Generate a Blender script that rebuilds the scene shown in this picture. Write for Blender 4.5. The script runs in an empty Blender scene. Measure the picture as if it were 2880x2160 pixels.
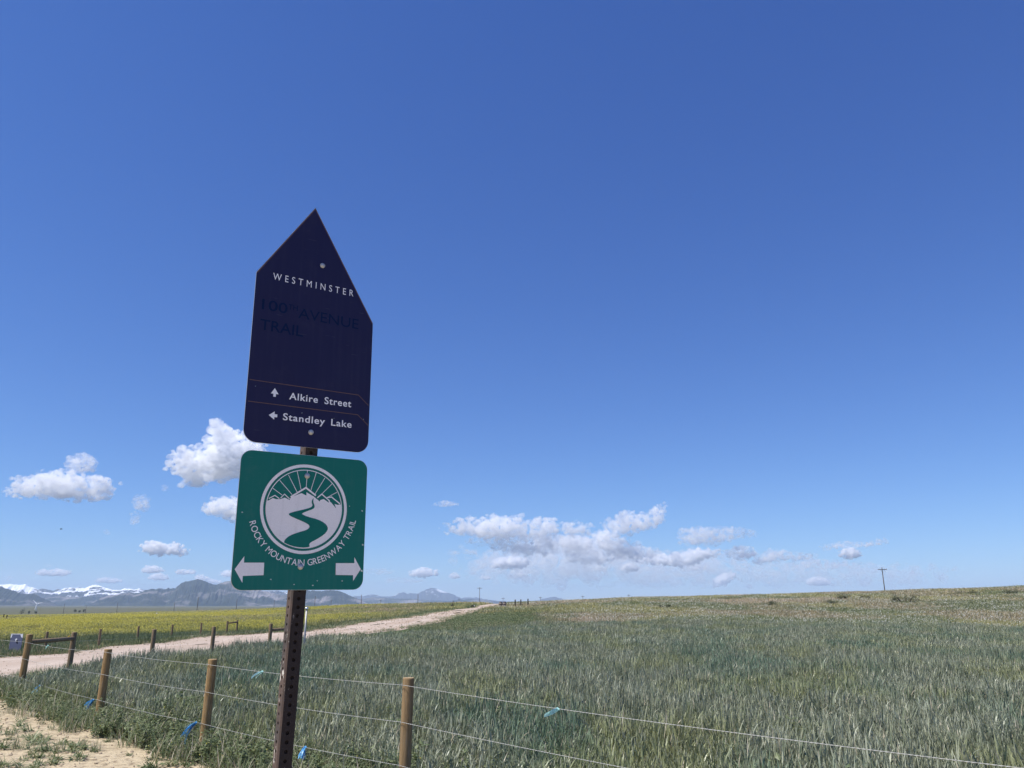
import bpy, bmesh, math, random
import numpy as np
from mathutils import Vector, Matrix, noise as mnoise

R = math.radians
random.seed(7); rng = np.random.default_rng(7)
scene = bpy.context.scene
C = scene.collection

# ------------------------------------------------------------------ camera
CAM_H = 1.6
PITCH = R(16.0)
cam_data = bpy.data.cameras.new('camera')
cam_data.sensor_width = 36.0
cam_data.lens = 27.04
cam_data.clip_start = 0.05
cam_data.clip_end = 200000.0
cam = bpy.data.objects.new('camera', cam_data)
cam.location = (0, 0, CAM_H)
cam.rotation_euler = (R(90) + PITCH, 0, 0)
C.objects.link(cam)
scene.camera = cam

# ------------------------------------------------------------------ sky, sun, exposure
SUN_EL, SUN_LEFT = R(60), R(113)          # sun stands left of and a little behind the viewer
sun_vec = Vector((-math.sin(SUN_LEFT) * math.cos(SUN_EL), math.cos(SUN_LEFT) * math.cos(SUN_EL), math.sin(SUN_EL)))
world = bpy.data.worlds.new('World'); scene.world = world
world.use_nodes = True
wn = world.node_tree.nodes; wl = world.node_tree.links
sky = wn.new('ShaderNodeTexSky'); sky.sky_type = 'NISHITA'; sky.sun_disc = False
sky.sun_elevation = SUN_EL; sky.sun_rotation = -SUN_LEFT
sky.altitude = 1700; sky.air_density = 1.0; sky.dust_density = 0.3; sky.ozone_density = 2.4
bg = wn['Background']; bg.inputs['Strength'].default_value = 0.11
sepc = wn.new('ShaderNodeSeparateColor'); comb = wn.new('ShaderNodeCombineColor'); wl.new(sky.outputs['Color'], sepc.inputs[0])
for ch, (gain, power) in enumerate(((1.21, 1.155), (1.065, 1.04), (.934, .79))):      # per-channel colour grade of the sky: a deeper blue overhead
    a = wn.new('ShaderNodeMath'); a.operation = 'MULTIPLY'; a.inputs[1].default_value = .11 * (.66, .84, 1.30)[ch]; wl.new(sepc.outputs[ch], a.inputs[0])
    b = wn.new('ShaderNodeMath'); b.operation = 'POWER'; b.inputs[1].default_value = power; wl.new(a.outputs[0], b.inputs[0])
    c = wn.new('ShaderNodeMath'); c.operation = 'MULTIPLY'; c.inputs[1].default_value = gain / .11 / 1.23; wl.new(b.outputs[0], c.inputs[0])
    wl.new(c.outputs[0], comb.inputs[ch])
wl.new(comb.outputs[0], bg.inputs['Color'])
sd = bpy.data.lights.new('sun', 'SUN'); sd.energy = 5.0; sd.angle = R(0.53); sd.color = (1.0, 0.955, 0.89)
sun = bpy.data.objects.new('sun', sd); C.objects.link(sun)
sun.rotation_euler = sun_vec.to_track_quat('Z', 'Y').to_euler()
scene.view_settings.view_transform = 'Standard'; scene.view_settings.look = 'None'
scene.view_settings.exposure = 0.30; scene.view_settings.gamma = 1.0
scene.view_settings.use_curve_mapping = False
scene.render.engine = 'CYCLES'
cy = scene.cycles
cy.max_bounces = 24; cy.diffuse_bounces = 3; cy.glossy_bounces = 2; cy.transmission_bounces = 3
cy.transparent_max_bounces = 12; cy.volume_bounces = 24
cy.volume_step_rate = .6
cy.use_denoising = True
cy.sample_clamp_indirect = 6.0
cy.use_adaptive_sampling = True; cy.adaptive_threshold = 0.02

# ------------------------------------------------------------------ helpers
FOC = 2163.0
def ray(px, py):
    k, m = (px - 1440) / FOC, (py - 1080) / FOC
    c, s = math.cos(PITCH), math.sin(PITCH)
    return Vector((k, c + s * m, s - c * m))
def at(px, py, Y):
    d = ray(px, py); d = d * (Y / d.y)
    return Vector((d.x, d.y, d.z + CAM_H))

def smooth(t):
    t = np.clip(t, 0, 1); return t * t * (3 - 2 * t)

# the lie of the land: a crest seen at each bearing, a plain far below beyond it
_cp = np.array([(0, 1731, 450), (332, 1724, 420), (560, 1719.5, 360), (720, 1714, 300), (859, 1708, 240), (1020, 1703, 190), (1160, 1699, 165),
                (1300, 1696, 150), (1450, 1695, 140), (1542, 1692.5, 135), (1770, 1683, 130), (2040, 1678, 130), (2278, 1672, 130), (2517, 1664, 130), (2716, 1658, 130), (2880, 1651, 130)], float)
_ra = [ray(a, b) for a, b, _ in _cp]
_phi = np.array([math.atan2(d.x, d.y) for d in _ra])
_Rc = _cp[:, 2] / np.cos(_phi)
_zc = np.array([CAM_H + d.z / d.y * y for d, y in zip(_ra, _cp[:, 2])]) - 0.22
def hgt(X, Y):
    X = np.asarray(X, float); Y = np.asarray(Y, float)
    phi = np.arctan2(X, Y); Rr = np.hypot(X, Y)
    rc = np.interp(phi, _phi, _Rc); zc = np.interp(phi, _phi, _zc)
    behind = smooth((np.abs(phi) - 0.9) / 0.9); zc = zc * (1 - behind)
    z1 = zc * smooth((Rr - 38) / (rc - 38))
    z2 = zc + (-12 - zc) * smooth((Rr - rc) / 650)
    z = np.where(Rr < rc, z1, z2)
    amp = np.clip(Rr / 30, 0.25, 1) * np.clip(1 - (Rr - 1500) / 3000, 0, 1)
    und = 0.035 * (np.sin(X * .9 + 1.3) * np.cos(Y * .8) + np.sin(X * .37 - Y * .29)) + 0.05 * np.sin(X * .11 + Y * .13)
    far = smooth((Rr - 900) / 1500) * 2.0 * (np.sin(X * .0021 + 1) * np.sin(Y * .0017) + .5 * np.sin(X * .006 + Y * .004))
    return z + und * amp + far
def h1(x, y): return float(hgt(x, y))
def hit(px, py, rmax=9000.):
    d = ray(px, py); d = d / d.y
    y = 3.0; prev = y
    while y < rmax:
        if CAM_H + d.z * y < h1(d.x * y, y):
            lo, hi = prev, y
            for _ in range(25):
                m = (lo + hi) / 2
                if CAM_H + d.z * m < h1(d.x * m, m): hi = m
                else: lo = m
            return Vector((d.x * hi, hi, h1(d.x * hi, hi)))
        prev = y; y *= 1.01
    return None

def mesh_obj(name, verts, faces, mat=None, parent=None, smooth_shade=False, link=True):
    me = bpy.data.meshes.new(name)
    me.from_pydata([tuple(v) for v in verts], [], faces); me.update()
    return obj(name, me, mat, parent, smooth_shade, link)
def obj(name, me, mat=None, parent=None, smooth_shade=False, link=True):
    o = bpy.data.objects.new(name, me)
    if mat is not None: me.materials.append(mat)
    if smooth_shade: me.polygons.foreach_set('use_smooth', [True] * len(me.polygons))
    if link: C.objects.link(o)
    if parent is not None: o.parent = parent
    return o
def bm_obj(name, bm, mat=None, parent=None, smooth_shade=False, link=True):
    me = bpy.data.meshes.new(name); bm.to_mesh(me); bm.free()
    return obj(name, me, mat, parent, smooth_shade, link)
def tag(o, label=None, cat=None, group=None, kind=None):
    if label: o['label'] = label
    if cat: o['category'] = cat
    if group: o['group'] = group
    if kind: o['kind'] = kind
    return o
def empty(name, loc, rz=0, label=None, cat=None, group=None):
    o = bpy.data.objects.new(name, None); o.empty_display_size = .2
    o.location = loc; o.rotation_euler = (0, 0, rz); C.objects.link(o)
    return tag(o, label, cat, group)
def box(bm, c, size, rot=None):
    m = Matrix.Translation(c) @ (rot.to_4x4() if rot else Matrix.Identity(4)) @ Matrix.Diagonal((*size, 1))
    return bmesh.ops.create_cube(bm, size=1, matrix=m)['verts']
def cyl(bm, p0, p1, r0, r1=None, seg=12, caps=True):
    p0, p1 = Vector(p0), Vector(p1); r1 = r0 if r1 is None else r1
    d = p1 - p0; q = d.to_track_quat('Z', 'Y').to_matrix().to_4x4()
    return bmesh.ops.create_cone(bm, cap_ends=caps, segments=seg, radius1=r0, radius2=max(r1, 1e-5), depth=d.length,
                                 matrix=Matrix.Translation((p0 + p1) / 2) @ q)['verts']
def tube(pts, r, n=6, closed=True):
    """verts, faces of a tube swept along pts; r is a number or a list"""
    P = [Vector(p) for p in pts]; V = []; F = []
    rr = r if hasattr(r, '__len__') else [r] * len(P)
    ref = Vector((0, 0, 1)) if abs((P[1] - P[0]).normalized().z) < .9 else Vector((1, 0, 0))
    for i, p in enumerate(P):
        t = (P[min(i + 1, len(P) - 1)] - P[max(i - 1, 0)]).normalized()
        a = t.cross(ref).normalized(); b = t.cross(a)
        for k in range(n):
            w = 2 * math.pi * k / n
            V.append(p + (a * math.cos(w) + b * math.sin(w)) * rr[i])
    for i in range(len(P) - 1):
        for k in range(n):
            F.append((i * n + k, i * n + (k + 1) % n, (i + 1) * n + (k + 1) % n, (i + 1) * n + k))
    if closed:
        F.append(tuple(range(n))[::-1]); F.append(tuple(range((len(P) - 1) * n, len(P) * n)))
    return V, F

# ------------------------------------------------------------------ materials
class NT:
    def __init__(s, name):
        s.m = bpy.data.materials.new(name); s.m.use_nodes = True
        s.t = s.m.node_tree; s.p = s.t.nodes['Principled BSDF']; s.out = s.t.nodes['Material Output']
    def n(s, t, **kw):
        n = s.t.nodes.new(t)
        for k, v in kw.items(): setattr(n, k, v)
        return n
    def l(s, a, b): s.t.links.new(a, b)
    def noise(s, scale, detail=4, vec=None, rough=.55):
        n = s.n('ShaderNodeTexNoise'); n.inputs['Scale'].default_value = scale; n.inputs['Detail'].default_value = detail
        n.inputs['Roughness'].default_value = rough
        if vec is not None: s.l(vec, n.inputs['Vector'])
        return n.outputs['Fac']
    def coord(s, which='Object', scale=None):
        c = s.n('ShaderNodeTexCoord').outputs[which]
        if scale:
            m = s.n('ShaderNodeMapping'); m.inputs['Scale'].default_value = scale; s.l(c, m.inputs['Vector']); c = m.outputs['Vector']
        return c
    def pos(s, scale=None):
        c = s.n('ShaderNodeNewGeometry').outputs['Position']
        if scale:
            m = s.n('ShaderNodeMapping'); m.inputs['Scale'].default_value = scale; s.l(c, m.inputs['Vector']); c = m.outputs['Vector']
        return c
    def ramp(s, fac, stops):
        r = s.n('ShaderNodeValToRGB'); e = r.color_ramp.elements
        while len(e) < len(stops): e.new(.5)
        for i, (p, c) in enumerate(stops):
            e[i].position = p; e[i].color = (*c, 1) if len(c) == 3 else c
        s.l(fac, r.inputs['Fac']); return r.outputs['Color']
    def mix(s, fac, a, b, mode='MIX'):
        m = s.n('ShaderNodeMix', data_type='RGBA', blend_type=mode)
        for sock, v in ((m.inputs['Factor'], fac), (m.inputs[6], a), (m.inputs[7], b)):
            if hasattr(v, 'is_linked'): s.l(v, sock)
            elif isinstance(v, (int, float)): sock.default_value = v
            else: sock.default_value = (*v, 1)
        return m.outputs[2]
    def math(s, op, a, b=0.0):
        m = s.n('ShaderNodeMath', operation=op)
        for i, v in enumerate((a, b)):
            if hasattr(v, 'is_linked'): s.l(v, m.inputs[i])
            else: m.inputs[i].default_value = v
        return m.outputs[0]
    def base(s, c):
        if hasattr(c, 'is_linked'): s.l(c, s.p.inputs['Base Color'])
        else: s.p.inputs['Base Color'].default_value = (*c, 1)
        return s
    def rough(s, r, spec=.5, metal=0):
        if hasattr(r, 'is_linked'): s.l(r, s.p.inputs['Roughness'])
        else: s.p.inputs['Roughness'].default_value = r
        s.p.inputs['Specular IOR Level'].default_value = spec; s.p.inputs['Metallic'].default_value = metal
        return s
    def bump(s, hgt, strength=.3, dist=.01):
        b = s.n('ShaderNodeBump'); b.inputs['Strength'].default_value = strength; b.inputs['Distance'].default_value = dist
        s.l(hgt, b.inputs['Height']); s.l(b.outputs['Normal'], s.p.inputs['Normal']); return s

def leaf_material(name, cols, rough=.5, trans=.25, spec=.4, patch=None, patch_scale=.25):
    """leaf colour varies from plant to plant; optional broad patches of another colour over the field"""
    N = NT(name)
    oi = N.n('ShaderNodeObjectInfo').outputs['Random']
    isl = N.n('ShaderNodeNewGeometry').outputs['Random Per Island']
    f = N.math('ADD', N.math('MULTIPLY', oi, .4), N.math('MULTIPLY', isl, .6))
    k = len(cols); c = N.ramp(f, [(i / (k - 1) * .8 + .1, q) for i, q in enumerate(cols)])
    if patch:
        for j, pc in enumerate(patch if isinstance(patch, list) else [patch]):
            mp = N.n('ShaderNodeMapping'); mp.inputs['Location'].default_value = (j * 37.0, j * 11.0, 0); mp.inputs['Scale'].default_value = (1, .6, 0); N.l(N.pos(), mp.inputs['Vector'])
            p = N.noise(patch_scale * (1 + .7 * j), 4, mp.outputs['Vector'])
            c = N.mix(N.ramp(p, [(.49, (0, 0, 0)), (.57, (.85, .85, .85))]), c, pc)
    N.base(c).rough(rough, spec)
    tr = N.n('ShaderNodeBsdfTranslucent'); N.l(c, tr.inputs['Color'])
    mx = N.n('ShaderNodeMixShader'); mx.inputs[0].default_value = trans
    N.l(N.p.outputs[0], mx.inputs[1]); N.l(tr.outputs[0], mx.inputs[2]); N.l(mx.outputs[0], N.out.inputs['Surface'])
    return N.m
def plain(name, col, rough=.6, spec=.4, metal=0, var=.25, vscale=30):
    N = NT(name); n = N.noise(vscale, 3, N.coord())
    N.base(N.mix(n, tuple(c * (1 - var) for c in col), tuple(min(1, c * (1 + var)) for c in col))).rough(rough, spec, metal)
    return N.m

M = {}
# ground: dry pale dirt near the fence, dark soil under crops, green margins, straw coloured meadow, far plain
N = NT('ground')
at_ = N.n('ShaderNodeAttribute', attribute_name='zone'); sep = N.n('ShaderNodeSeparateColor'); N.l(at_.outputs['Color'], sep.inputs[0])
P3 = N.pos()
n_f, n_m, n_b = N.noise(9, 8, P3, .65), N.noise(1.6, 5, P3), N.noise(.13, 5, P3)
dirt = N.mix(n_m, (.43, .345, .22), (.58, .485, .325)); dirt = N.mix(N.ramp(n_f, [(.35, (1, 1, 1)), (.5, (0, 0, 0))]), dirt, (.25, .19, .125))
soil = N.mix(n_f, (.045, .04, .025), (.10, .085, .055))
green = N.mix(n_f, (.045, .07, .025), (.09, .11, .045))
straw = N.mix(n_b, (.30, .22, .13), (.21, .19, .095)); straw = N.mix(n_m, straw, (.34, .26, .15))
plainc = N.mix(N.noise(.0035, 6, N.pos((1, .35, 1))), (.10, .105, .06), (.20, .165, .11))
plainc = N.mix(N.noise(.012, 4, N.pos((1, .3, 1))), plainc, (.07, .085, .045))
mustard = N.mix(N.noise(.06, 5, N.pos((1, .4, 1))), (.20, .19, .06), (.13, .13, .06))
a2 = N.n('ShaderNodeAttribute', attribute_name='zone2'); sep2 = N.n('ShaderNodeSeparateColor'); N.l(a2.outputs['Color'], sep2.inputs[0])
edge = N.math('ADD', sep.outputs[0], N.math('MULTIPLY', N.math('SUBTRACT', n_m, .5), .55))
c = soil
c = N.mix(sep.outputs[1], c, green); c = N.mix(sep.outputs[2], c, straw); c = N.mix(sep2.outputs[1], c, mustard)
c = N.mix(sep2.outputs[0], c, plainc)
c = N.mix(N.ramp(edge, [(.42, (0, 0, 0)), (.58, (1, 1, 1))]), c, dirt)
N.base(c).rough(.95, .1).bump(N.math('ADD', n_f, N.math('MULTIPLY', n_m, 1.5)), .9, .05); M['ground'] = N.m

N = NT('trail_gravel'); P3 = N.pos()
c = N.mix(N.noise(.8, 5, P3), (.35, .28, .22), (.43, .352, .285)); c = N.mix(N.ramp(N.noise(25, 4, P3), [(.4, (0, 0, 0)), (.65, (1, 1, 1))]), c, (.47, .38, .31))
c = N.mix(N.ramp(N.noise(.5, 4, N.pos((1, .25, 1))), [(.5, (0, 0, 0)), (.7, (.6, .6, .6))]), c, (.34, .245, .185))
ac = N.n('ShaderNodeAttribute', attribute_name='across').outputs['Fac']
wob = N.math('ADD', ac, N.math('MULTIPLY', N.math('SUBTRACT', N.noise(.35, 3, P3), .5), .16))
rut = N.ramp(wob, [(.20, (0, 0, 0)), (.31, (1, 1, 1)), (.40, (0, 0, 0)), (.58, (0, 0, 0)), (.67, (1, 1, 1)), (.77, (0, 0, 0))])
c = N.mix(N.math('MULTIPLY', rut, .55), c, (.52, .44, .37))
c = N.mix(N.ramp(N.noise(2.2, 6, P3, .7), [(.56, (0, 0, 0)), (.66, (.7, .7, .7))]), c, (.27, .205, .15))
N.base(c).rough(.95, .1).bump(N.noise(30, 6, P3), .6, .02); M['trail'] = N.m
M['path'] = plain('pale_path', (.5, .45, .37), .9, .1)

N = NT('mountain_rock'); P3 = N.pos()
f = N.noise(.0022, 8, N.pos((1, .7, 1.8)), .6)
c = N.ramp(f, [(.36, (.012, .02, .016)), (.52, (.03, .038, .03)), (.59, (.15, .14, .14)), (.71, (.33, .30, .29))])
N.base(c).rough(.95, .05); M['rock'] = N.m
N = NT('snow_mountain'); P3 = N.pos()
sx = N.n('ShaderNodeSeparateXYZ'); N.l(P3, sx.inputs[0])
att = N.n('ShaderNodeAttribute', attribute_name='snow')
f = N.math('ADD', att.outputs['Fac'], N.math('MULTIPLY', N.math('SUBTRACT', N.noise(.0034, 7, N.pos((1, .6, 2.6)), .66), .5), 2.6))
c = N.mix(N.ramp(f, [(.50, (0, 0, 0)), (.53, (1, 1, 1))]), N.mix(N.noise(.004, 5, P3), (.02, .028, .03), (.06, .06, .06)), (.88, .9, .93))
N.base(c).rough(.8, .1); M['snow'] = N.m

N = NT('wood_post'); v = N.coord('Object', (14, 14, 1.2))
oi = N.n('ShaderNodeObjectInfo').outputs['Random']
c = N.ramp(N.noise(3, 8, v, .7), [(.3, (.16, .098, .042)), (.55, (.31, .20, .09)), (.75, (.40, .275, .135))])
c = N.mix(N.math('MULTIPLY', oi, .45), c, (.17, .13, .085))
crk = N.ramp(N.noise(2.2, 5, N.coord('Object', (38, 38, .8)), .6), [(.30, (1, 1, 1)), (.36, (0, 0, 0))])
kn = N.ramp(N.noise(7, 3, N.coord('Object', (1, 1, .8))), [(.70, (0, 0, 0)), (.76, (1, 1, 1))])
c = N.mix(crk, c, (.05, .03, .015)); c = N.mix(kn, c, (.08, .045, .02))
c = N.mix(N.ramp(N.noise(5, 5, v), [(.52, (0, 0, 0)), (.75, (.6, .6, .6))]), c, (.26, .22, .17))
N.base(c).rough(.85, .15).bump(N.math('SUBTRACT', N.noise(3, 8, v, .7), N.math('MULTIPLY', crk, .8)), .8, .006); M['wood'] = N.m
N = NT('old_wood_post'); v = N.coord('Object', (14, 14, 1.2))
c = N.ramp(N.noise(3, 8, v, .7), [(.3, (.13, .09, .052)), (.6, (.26, .19, .115)), (.8, (.36, .27, .17))])
N.base(c).rough(.85, .2).bump(N.noise(3, 8, v, .7), .5, .004); M['oldwood'] = N.m
M['endgrain'] = plain('cut_wood_end', (.36, .27, .16), .85, .2, 0, .3, 60)
M['polewood'] = plain('utility_pole_wood', (.10, .075, .06), .85, .2)
M['wire'] = plain('galvanised_wire', (.42, .42, .39), .6, .4, .2)
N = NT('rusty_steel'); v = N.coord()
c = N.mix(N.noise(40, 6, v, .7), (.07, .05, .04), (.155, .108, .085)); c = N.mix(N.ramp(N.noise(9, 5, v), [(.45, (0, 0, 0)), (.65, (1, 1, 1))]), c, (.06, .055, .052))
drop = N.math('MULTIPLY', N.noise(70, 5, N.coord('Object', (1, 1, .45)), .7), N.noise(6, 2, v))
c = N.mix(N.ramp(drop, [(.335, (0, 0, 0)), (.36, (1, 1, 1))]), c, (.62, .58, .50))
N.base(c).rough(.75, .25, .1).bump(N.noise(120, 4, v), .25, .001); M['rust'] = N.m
N = NT('shaded_steel'); v = N.coord()
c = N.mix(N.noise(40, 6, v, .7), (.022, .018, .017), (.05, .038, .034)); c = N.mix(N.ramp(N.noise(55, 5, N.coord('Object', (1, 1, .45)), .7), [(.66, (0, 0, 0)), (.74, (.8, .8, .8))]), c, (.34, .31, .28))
N.base(c).rough(.75, .2).bump(N.noise(120, 4, v), .25, .001); M['shadedsteel'] = N.m  # steel darkened to carry the shade on the post's sunless faces
M['hole'] = plain('tube_inside', (.03, .022, .018), .9, .1)
def sheeting(name, col, rough, grain=.12, scale=260, spec=.35, dust=.2):
    N = NT(name); v = N.coord()
    c = N.mix(N.noise(scale, 2, v), tuple(k * (1 - grain) for k in col), tuple(k * (1 + grain) for k in col))
    c = N.mix(N.ramp(N.noise(14, 6, v, .7), [(.55, (0, 0, 0)), (.8, (dust, dust, dust))]), c, (.25, .24, .22))
    st = N.noise(1.0, 4, N.coord('Object', (55, 1, 2.2)), .6)
    c = N.mix(N.ramp(st, [(.50, (0, 0, 0)), (.75, (dust * .6, dust * .6, dust * .6))]), c, (.30, .30, .29))
    sr = N.ramp(N.noise(1.0, 2, N.coord('Object', (9, 1, 160))), [(.70, (0, 0, 0)), (.72, (.25, .25, .25))])
    c = N.mix(N.math('MULTIPLY', sr, N.noise(7, 2, v)), c, (.28, .28, .28))
    N.base(c).rough(N.math('ADD', N.math('MULTIPLY', N.noise(6, 4, v), .25), rough - .12), spec).bump(N.noise(3.5, 2, v), .25, .02); return N.m
M['navy'] = sheeting('navy_sheeting', (.012, .011, .054), .5, .05, spec=.3, dust=.035)
M['navy_faded'] = plain('navy_faded_letter', (.002, .012, .058), .6, .15, 0, .1)
M['green'] = sheeting('green_sheeting', (.003, .155, .125), .5, .06, spec=.3, dust=.08)
M['greenink'] = plain('green_ink', (.003, .15, .12), .5, .25, 0, .06)
M['white'] = sheeting('reflective_white_sheeting', (.86, .83, .83), .5, .12, 420)
M['print'] = plain('white_print', (.86, .86, .88), .5, .3, 0, .05)
M['brown_print'] = plain('brown_print', (.14, .08, .07), .5, .3, 0, .15)
M['aluminium'] = plain('sheet_aluminium', (.62, .62, .6), .45, .5, .8, .1)
M['zinc'] = plain('zinc_bolt', (.55, .55, .54), .55, .5, .6, .2, 200)
M['chip'] = plain('chipped_sheeting', (.55, .62, .58), .6, .3)
M['blue_tape'] = leaf_material('blue_flagging', [(.05, .28, .62), (.12, .45, .78), (.35, .66, .88)], .35, .3)
M['teal_tape'] = leaf_material('teal_flagging', [(.36, .68, .64), (.55, .82, .78)], .35, .35)
M['yellow_tape'] = leaf_material('yellow_flagging', [(.7, .5, .03), (.85, .65, .06)], .35, .3)
M['wheat'] = leaf_material('wheat_leaf', [(.145, .175, .10), (.255, .285, .18), (.37, .39, .265), (.50, .515, .375)], .4, .27, .5, [(.145, .225, .14), (.30, .32, .15)], .3)
M['ear'] = leaf_material('wheat_ear', [(.17, .19, .12), (.26, .27, .18)], .6, .15)
M['straw'] = leaf_material('dry_leaf', [(.42, .36, .24), (.6, .54, .42)], .6, .2)
M['weed'] = leaf_material('broad_weed_leaf', [(.09, .125, .05), (.155, .19, .08), (.27, .295, .15)], .5, .28, .4)
M['grass'] = leaf_material('green_grass', [(.09, .13, .055), (.16, .20, .09), (.25, .28, .14)], .55, .28)
M['drygrass'] = leaf_material('dry_meadow_grass', [(.32, .28, .15), (.48, .38, .23), (.60, .48, .31)], .6, .3, .3, [(.60, .46, .31), (.46, .42, .17), (.24, .27, .13)], .042)
M['mustard_leaf'] = leaf_material('mustard_leaf', [(.20, .23, .08), (.34, .34, .13)], .6, .3)
M['mustard_flower'] = leaf_material('mustard_flower', [(.42, .38, .05), (.52, .47, .10)], .6, .3)
M['white_flower'] = leaf_material('white_flower', [(.62, .62, .52), (.75, .74, .66)], .6, .3)
M['clod'] = plain('dry_clod', (.40, .32, .225), .95, .1, 0, .3, 25)
M['shrub'] = leaf_material('dark_shrub_leaf', [(.05, .065, .035), (.085, .10, .05), (.13, .135, .07)], .6, .2)
M['bark'] = plain('bark', (.09, .07, .05), .9, .1)
M['board'] = plain('blue_grey_board', (.115, .125, .19), .6, .3, 0, .15, 6)
M['torn'] = plain('torn_white_film', (.75, .75, .76), .6, .3)
M['blackfilm'] = plain('dark_tear', (.02, .02, .03), .7, .2)
M['drum'] = plain('brown_grey_drum', (.20, .165, .14), .75, .3, 0, .25, 4)
M['drum_dark'] = plain('dark_drum_band', (.07, .06, .052), .7, .3)
M['dark_post'] = plain('dark_brown_post', (.05, .042, .032), .8, .2)
M['cap'] = plain('bright_metal_cap', (.85, .85, .84), .22, .5, .9, .05)
M['tubepost'] = plain('grey_steel_tube', (.34, .34, .33), .5, .5, .5)
M['turbine'] = plain('turbine_white', (.85, .86, .87), .4, .4, 0, .03)
M['black'] = plain('black_coat', (.012, .011, .011), .7, .3)
M['whitefur'] = plain('white_coat', (.7, .68, .64), .8, .2)
M['shirt'] = plain('white_shirt', (.8, .79, .76), .8, .2)
M['trouser'] = plain('dark_trousers', (.03, .028, .03), .85, .2)
M['skin'] = plain('skin', (.42, .26, .18), .55, .4)
M['hair'] = plain('dark_hair', (.02, .015, .012), .6, .3)

# ------------------------------------------------------------------ trail edges and field limits
far_px = [(140, 1842), (280, 1821), (440, 1807), (566, 1790), (720, 1783), (859, 1777), (950, 1762), (1090, 1743), (1180, 1729), (1264, 1716), (1320, 1711), (1367, 1700.5)]
near_px = [(985, 1790), (1159, 1765), (1250, 1750), (1320, 1728), (1350, 1718), (1390, 1711)]
far_e = [(-16.6, -25), (-16.7, 10), (-16.7, 22)] + [tuple(hit(*p)[:2]) for p in far_px]
near_e = [(-11.2, -25), (-11.2, 10), (-10.7, 18), (-9.6, 25), (-8.8, 34)] + [tuple(hit(*p)[:2]) for p in near_px]
far_e.sort(key=lambda p: p[1]); near_e.sort(key=lambda p: p[1])
far_e += [(far_e[-1][0] + 1.5, far_e[-1][1] + 25), (far_e[-1][0] + 4, far_e[-1][1] + 70)]
near_e += [(far_e[-2][0] + 5.2, far_e[-2][1]), (far_e[-1][0] + 5.2, far_e[-1][1])]
fe, ne = np.array(far_e), np.array(near_e)
def x_far(y): return np.interp(y, fe[:, 1], fe[:, 0])
def x_near(y): return np.interp(y, ne[:, 1], ne[:, 0])
FN = np.array((.676, .737)); F0 = np.array((-.89, 7.0))
def d_fence(X, Y): return (np.asarray(X) - F0[0]) * FN[0] + (np.asarray(Y) - F0[1]) * FN[1]
def wheat_far(X, Y):
    s = np.asarray(X) / np.maximum(Y, .1)
    return np.interp(s, [-.5, -.2, -.106, .028, .25, .64, .9], [30, 32, 35, 50, 51, 41, 36])

# ------------------------------------------------------------------ ground: one sheet out to the mountains
def sinh_axis(n, k, lim, c):
    t = np.linspace(-1, 1, n); return c + np.sinh(k * t) / math.sinh(k) * lim
gx = sinh_axis(470, 10.2, 22000, -2.0); gy = sinh_axis(470, 10.2, 22000, 9.0)
GX, GY = np.meshgrid(gx, gy)
GZ = hgt(GX, GY)
n = len(gx); idx = np.arange(n * n).reshape(n, n)
quads = np.stack([idx[:-1, :-1], idx[:-1, 1:], idx[1:, 1:], idx[1:, :-1]], -1).reshape(-1, 4)
me = bpy.data.meshes.new('ground')
me.from_pydata(np.stack([GX, GY, GZ], -1).reshape(-1, 3).tolist(), [], quads.tolist())
X, Y = GX.ravel(), GY.ravel(); RR = np.hypot(X, Y)
dF = d_fence(X, Y)
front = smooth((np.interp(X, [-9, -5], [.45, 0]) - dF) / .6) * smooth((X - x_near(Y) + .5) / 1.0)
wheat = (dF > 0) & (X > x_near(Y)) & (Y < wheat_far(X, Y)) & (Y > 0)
beyond = smooth((Y - wheat_far(X, Y) + 1) / 3) * (X > x_near(Y))
crest = np.interp(np.arctan2(X, Y), _phi, _Rc)
phi = np.arctan2(X, Y)
greenish = np.clip(1 - (RR - 95) / 40, 0, 1) * smooth((.14 - phi) / .12)
left = (X < x_far(Y) + .3)
margin = left & (X > x_far(Y) - np.interp(Y, [0, 35, 50, 120], [9, 7, 3.2, 3]))
plain_w = smooth((RR - crest * 1.12) / (crest * .3))
zone = np.zeros((n * n, 4), np.float32); zone2 = np.zeros((n * n, 4), np.float32)
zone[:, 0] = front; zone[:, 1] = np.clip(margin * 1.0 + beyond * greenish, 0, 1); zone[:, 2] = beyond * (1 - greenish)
zone2[:, 0] = plain_w; zone2[:, 1] = left & ~margin
for nm, a in (('zone', zone), ('zone2', zone2)):
    ca = me.color_attributes.new(nm, 'FLOAT_COLOR', 'POINT'); ca.data.foreach_set('color', a.ravel())
tag(obj('ground', me, M['ground'], smooth_shade=True), kind='structure')

# ------------------------------------------------------------------ trail: a strip that follows the land, ragged at its edges
ys = np.concatenate([np.linspace(-25, 15, 40), np.linspace(15.3, 60, 190), np.linspace(60.5, ne[-1, 1], 140)])
ws = np.linspace(0, 1, 37); V = []; Fc = []; wcol = []
for i, y in enumerate(ys):
    a, b = float(x_far(y)), float(x_near(y))
    a += .45 * mnoise.noise((y * .45, 3, 0)) + .35 * mnoise.noise((y * 1.7, 5, 0)); b += .45 * mnoise.noise((y * .45, 9, 0)) + .35 * mnoise.noise((y * 1.7, 7, 0))
    for w in ws:
        x = a + (b - a) * w
        e = min(w, 1 - w)
        z = .025 if e > .04 else (-.02 if e == 0 else .022)
        z -= .022 * (math.exp(-((w - .32) / .05) ** 2) + math.exp(-((w - .66) / .05) ** 2)); wcol.append(w)
        V.append((x, y, h1(x, y) + z + .012 * mnoise.noise((x * 1.3, y * 1.3, 1)) * (e > 0)))
k = len(ws)
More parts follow.
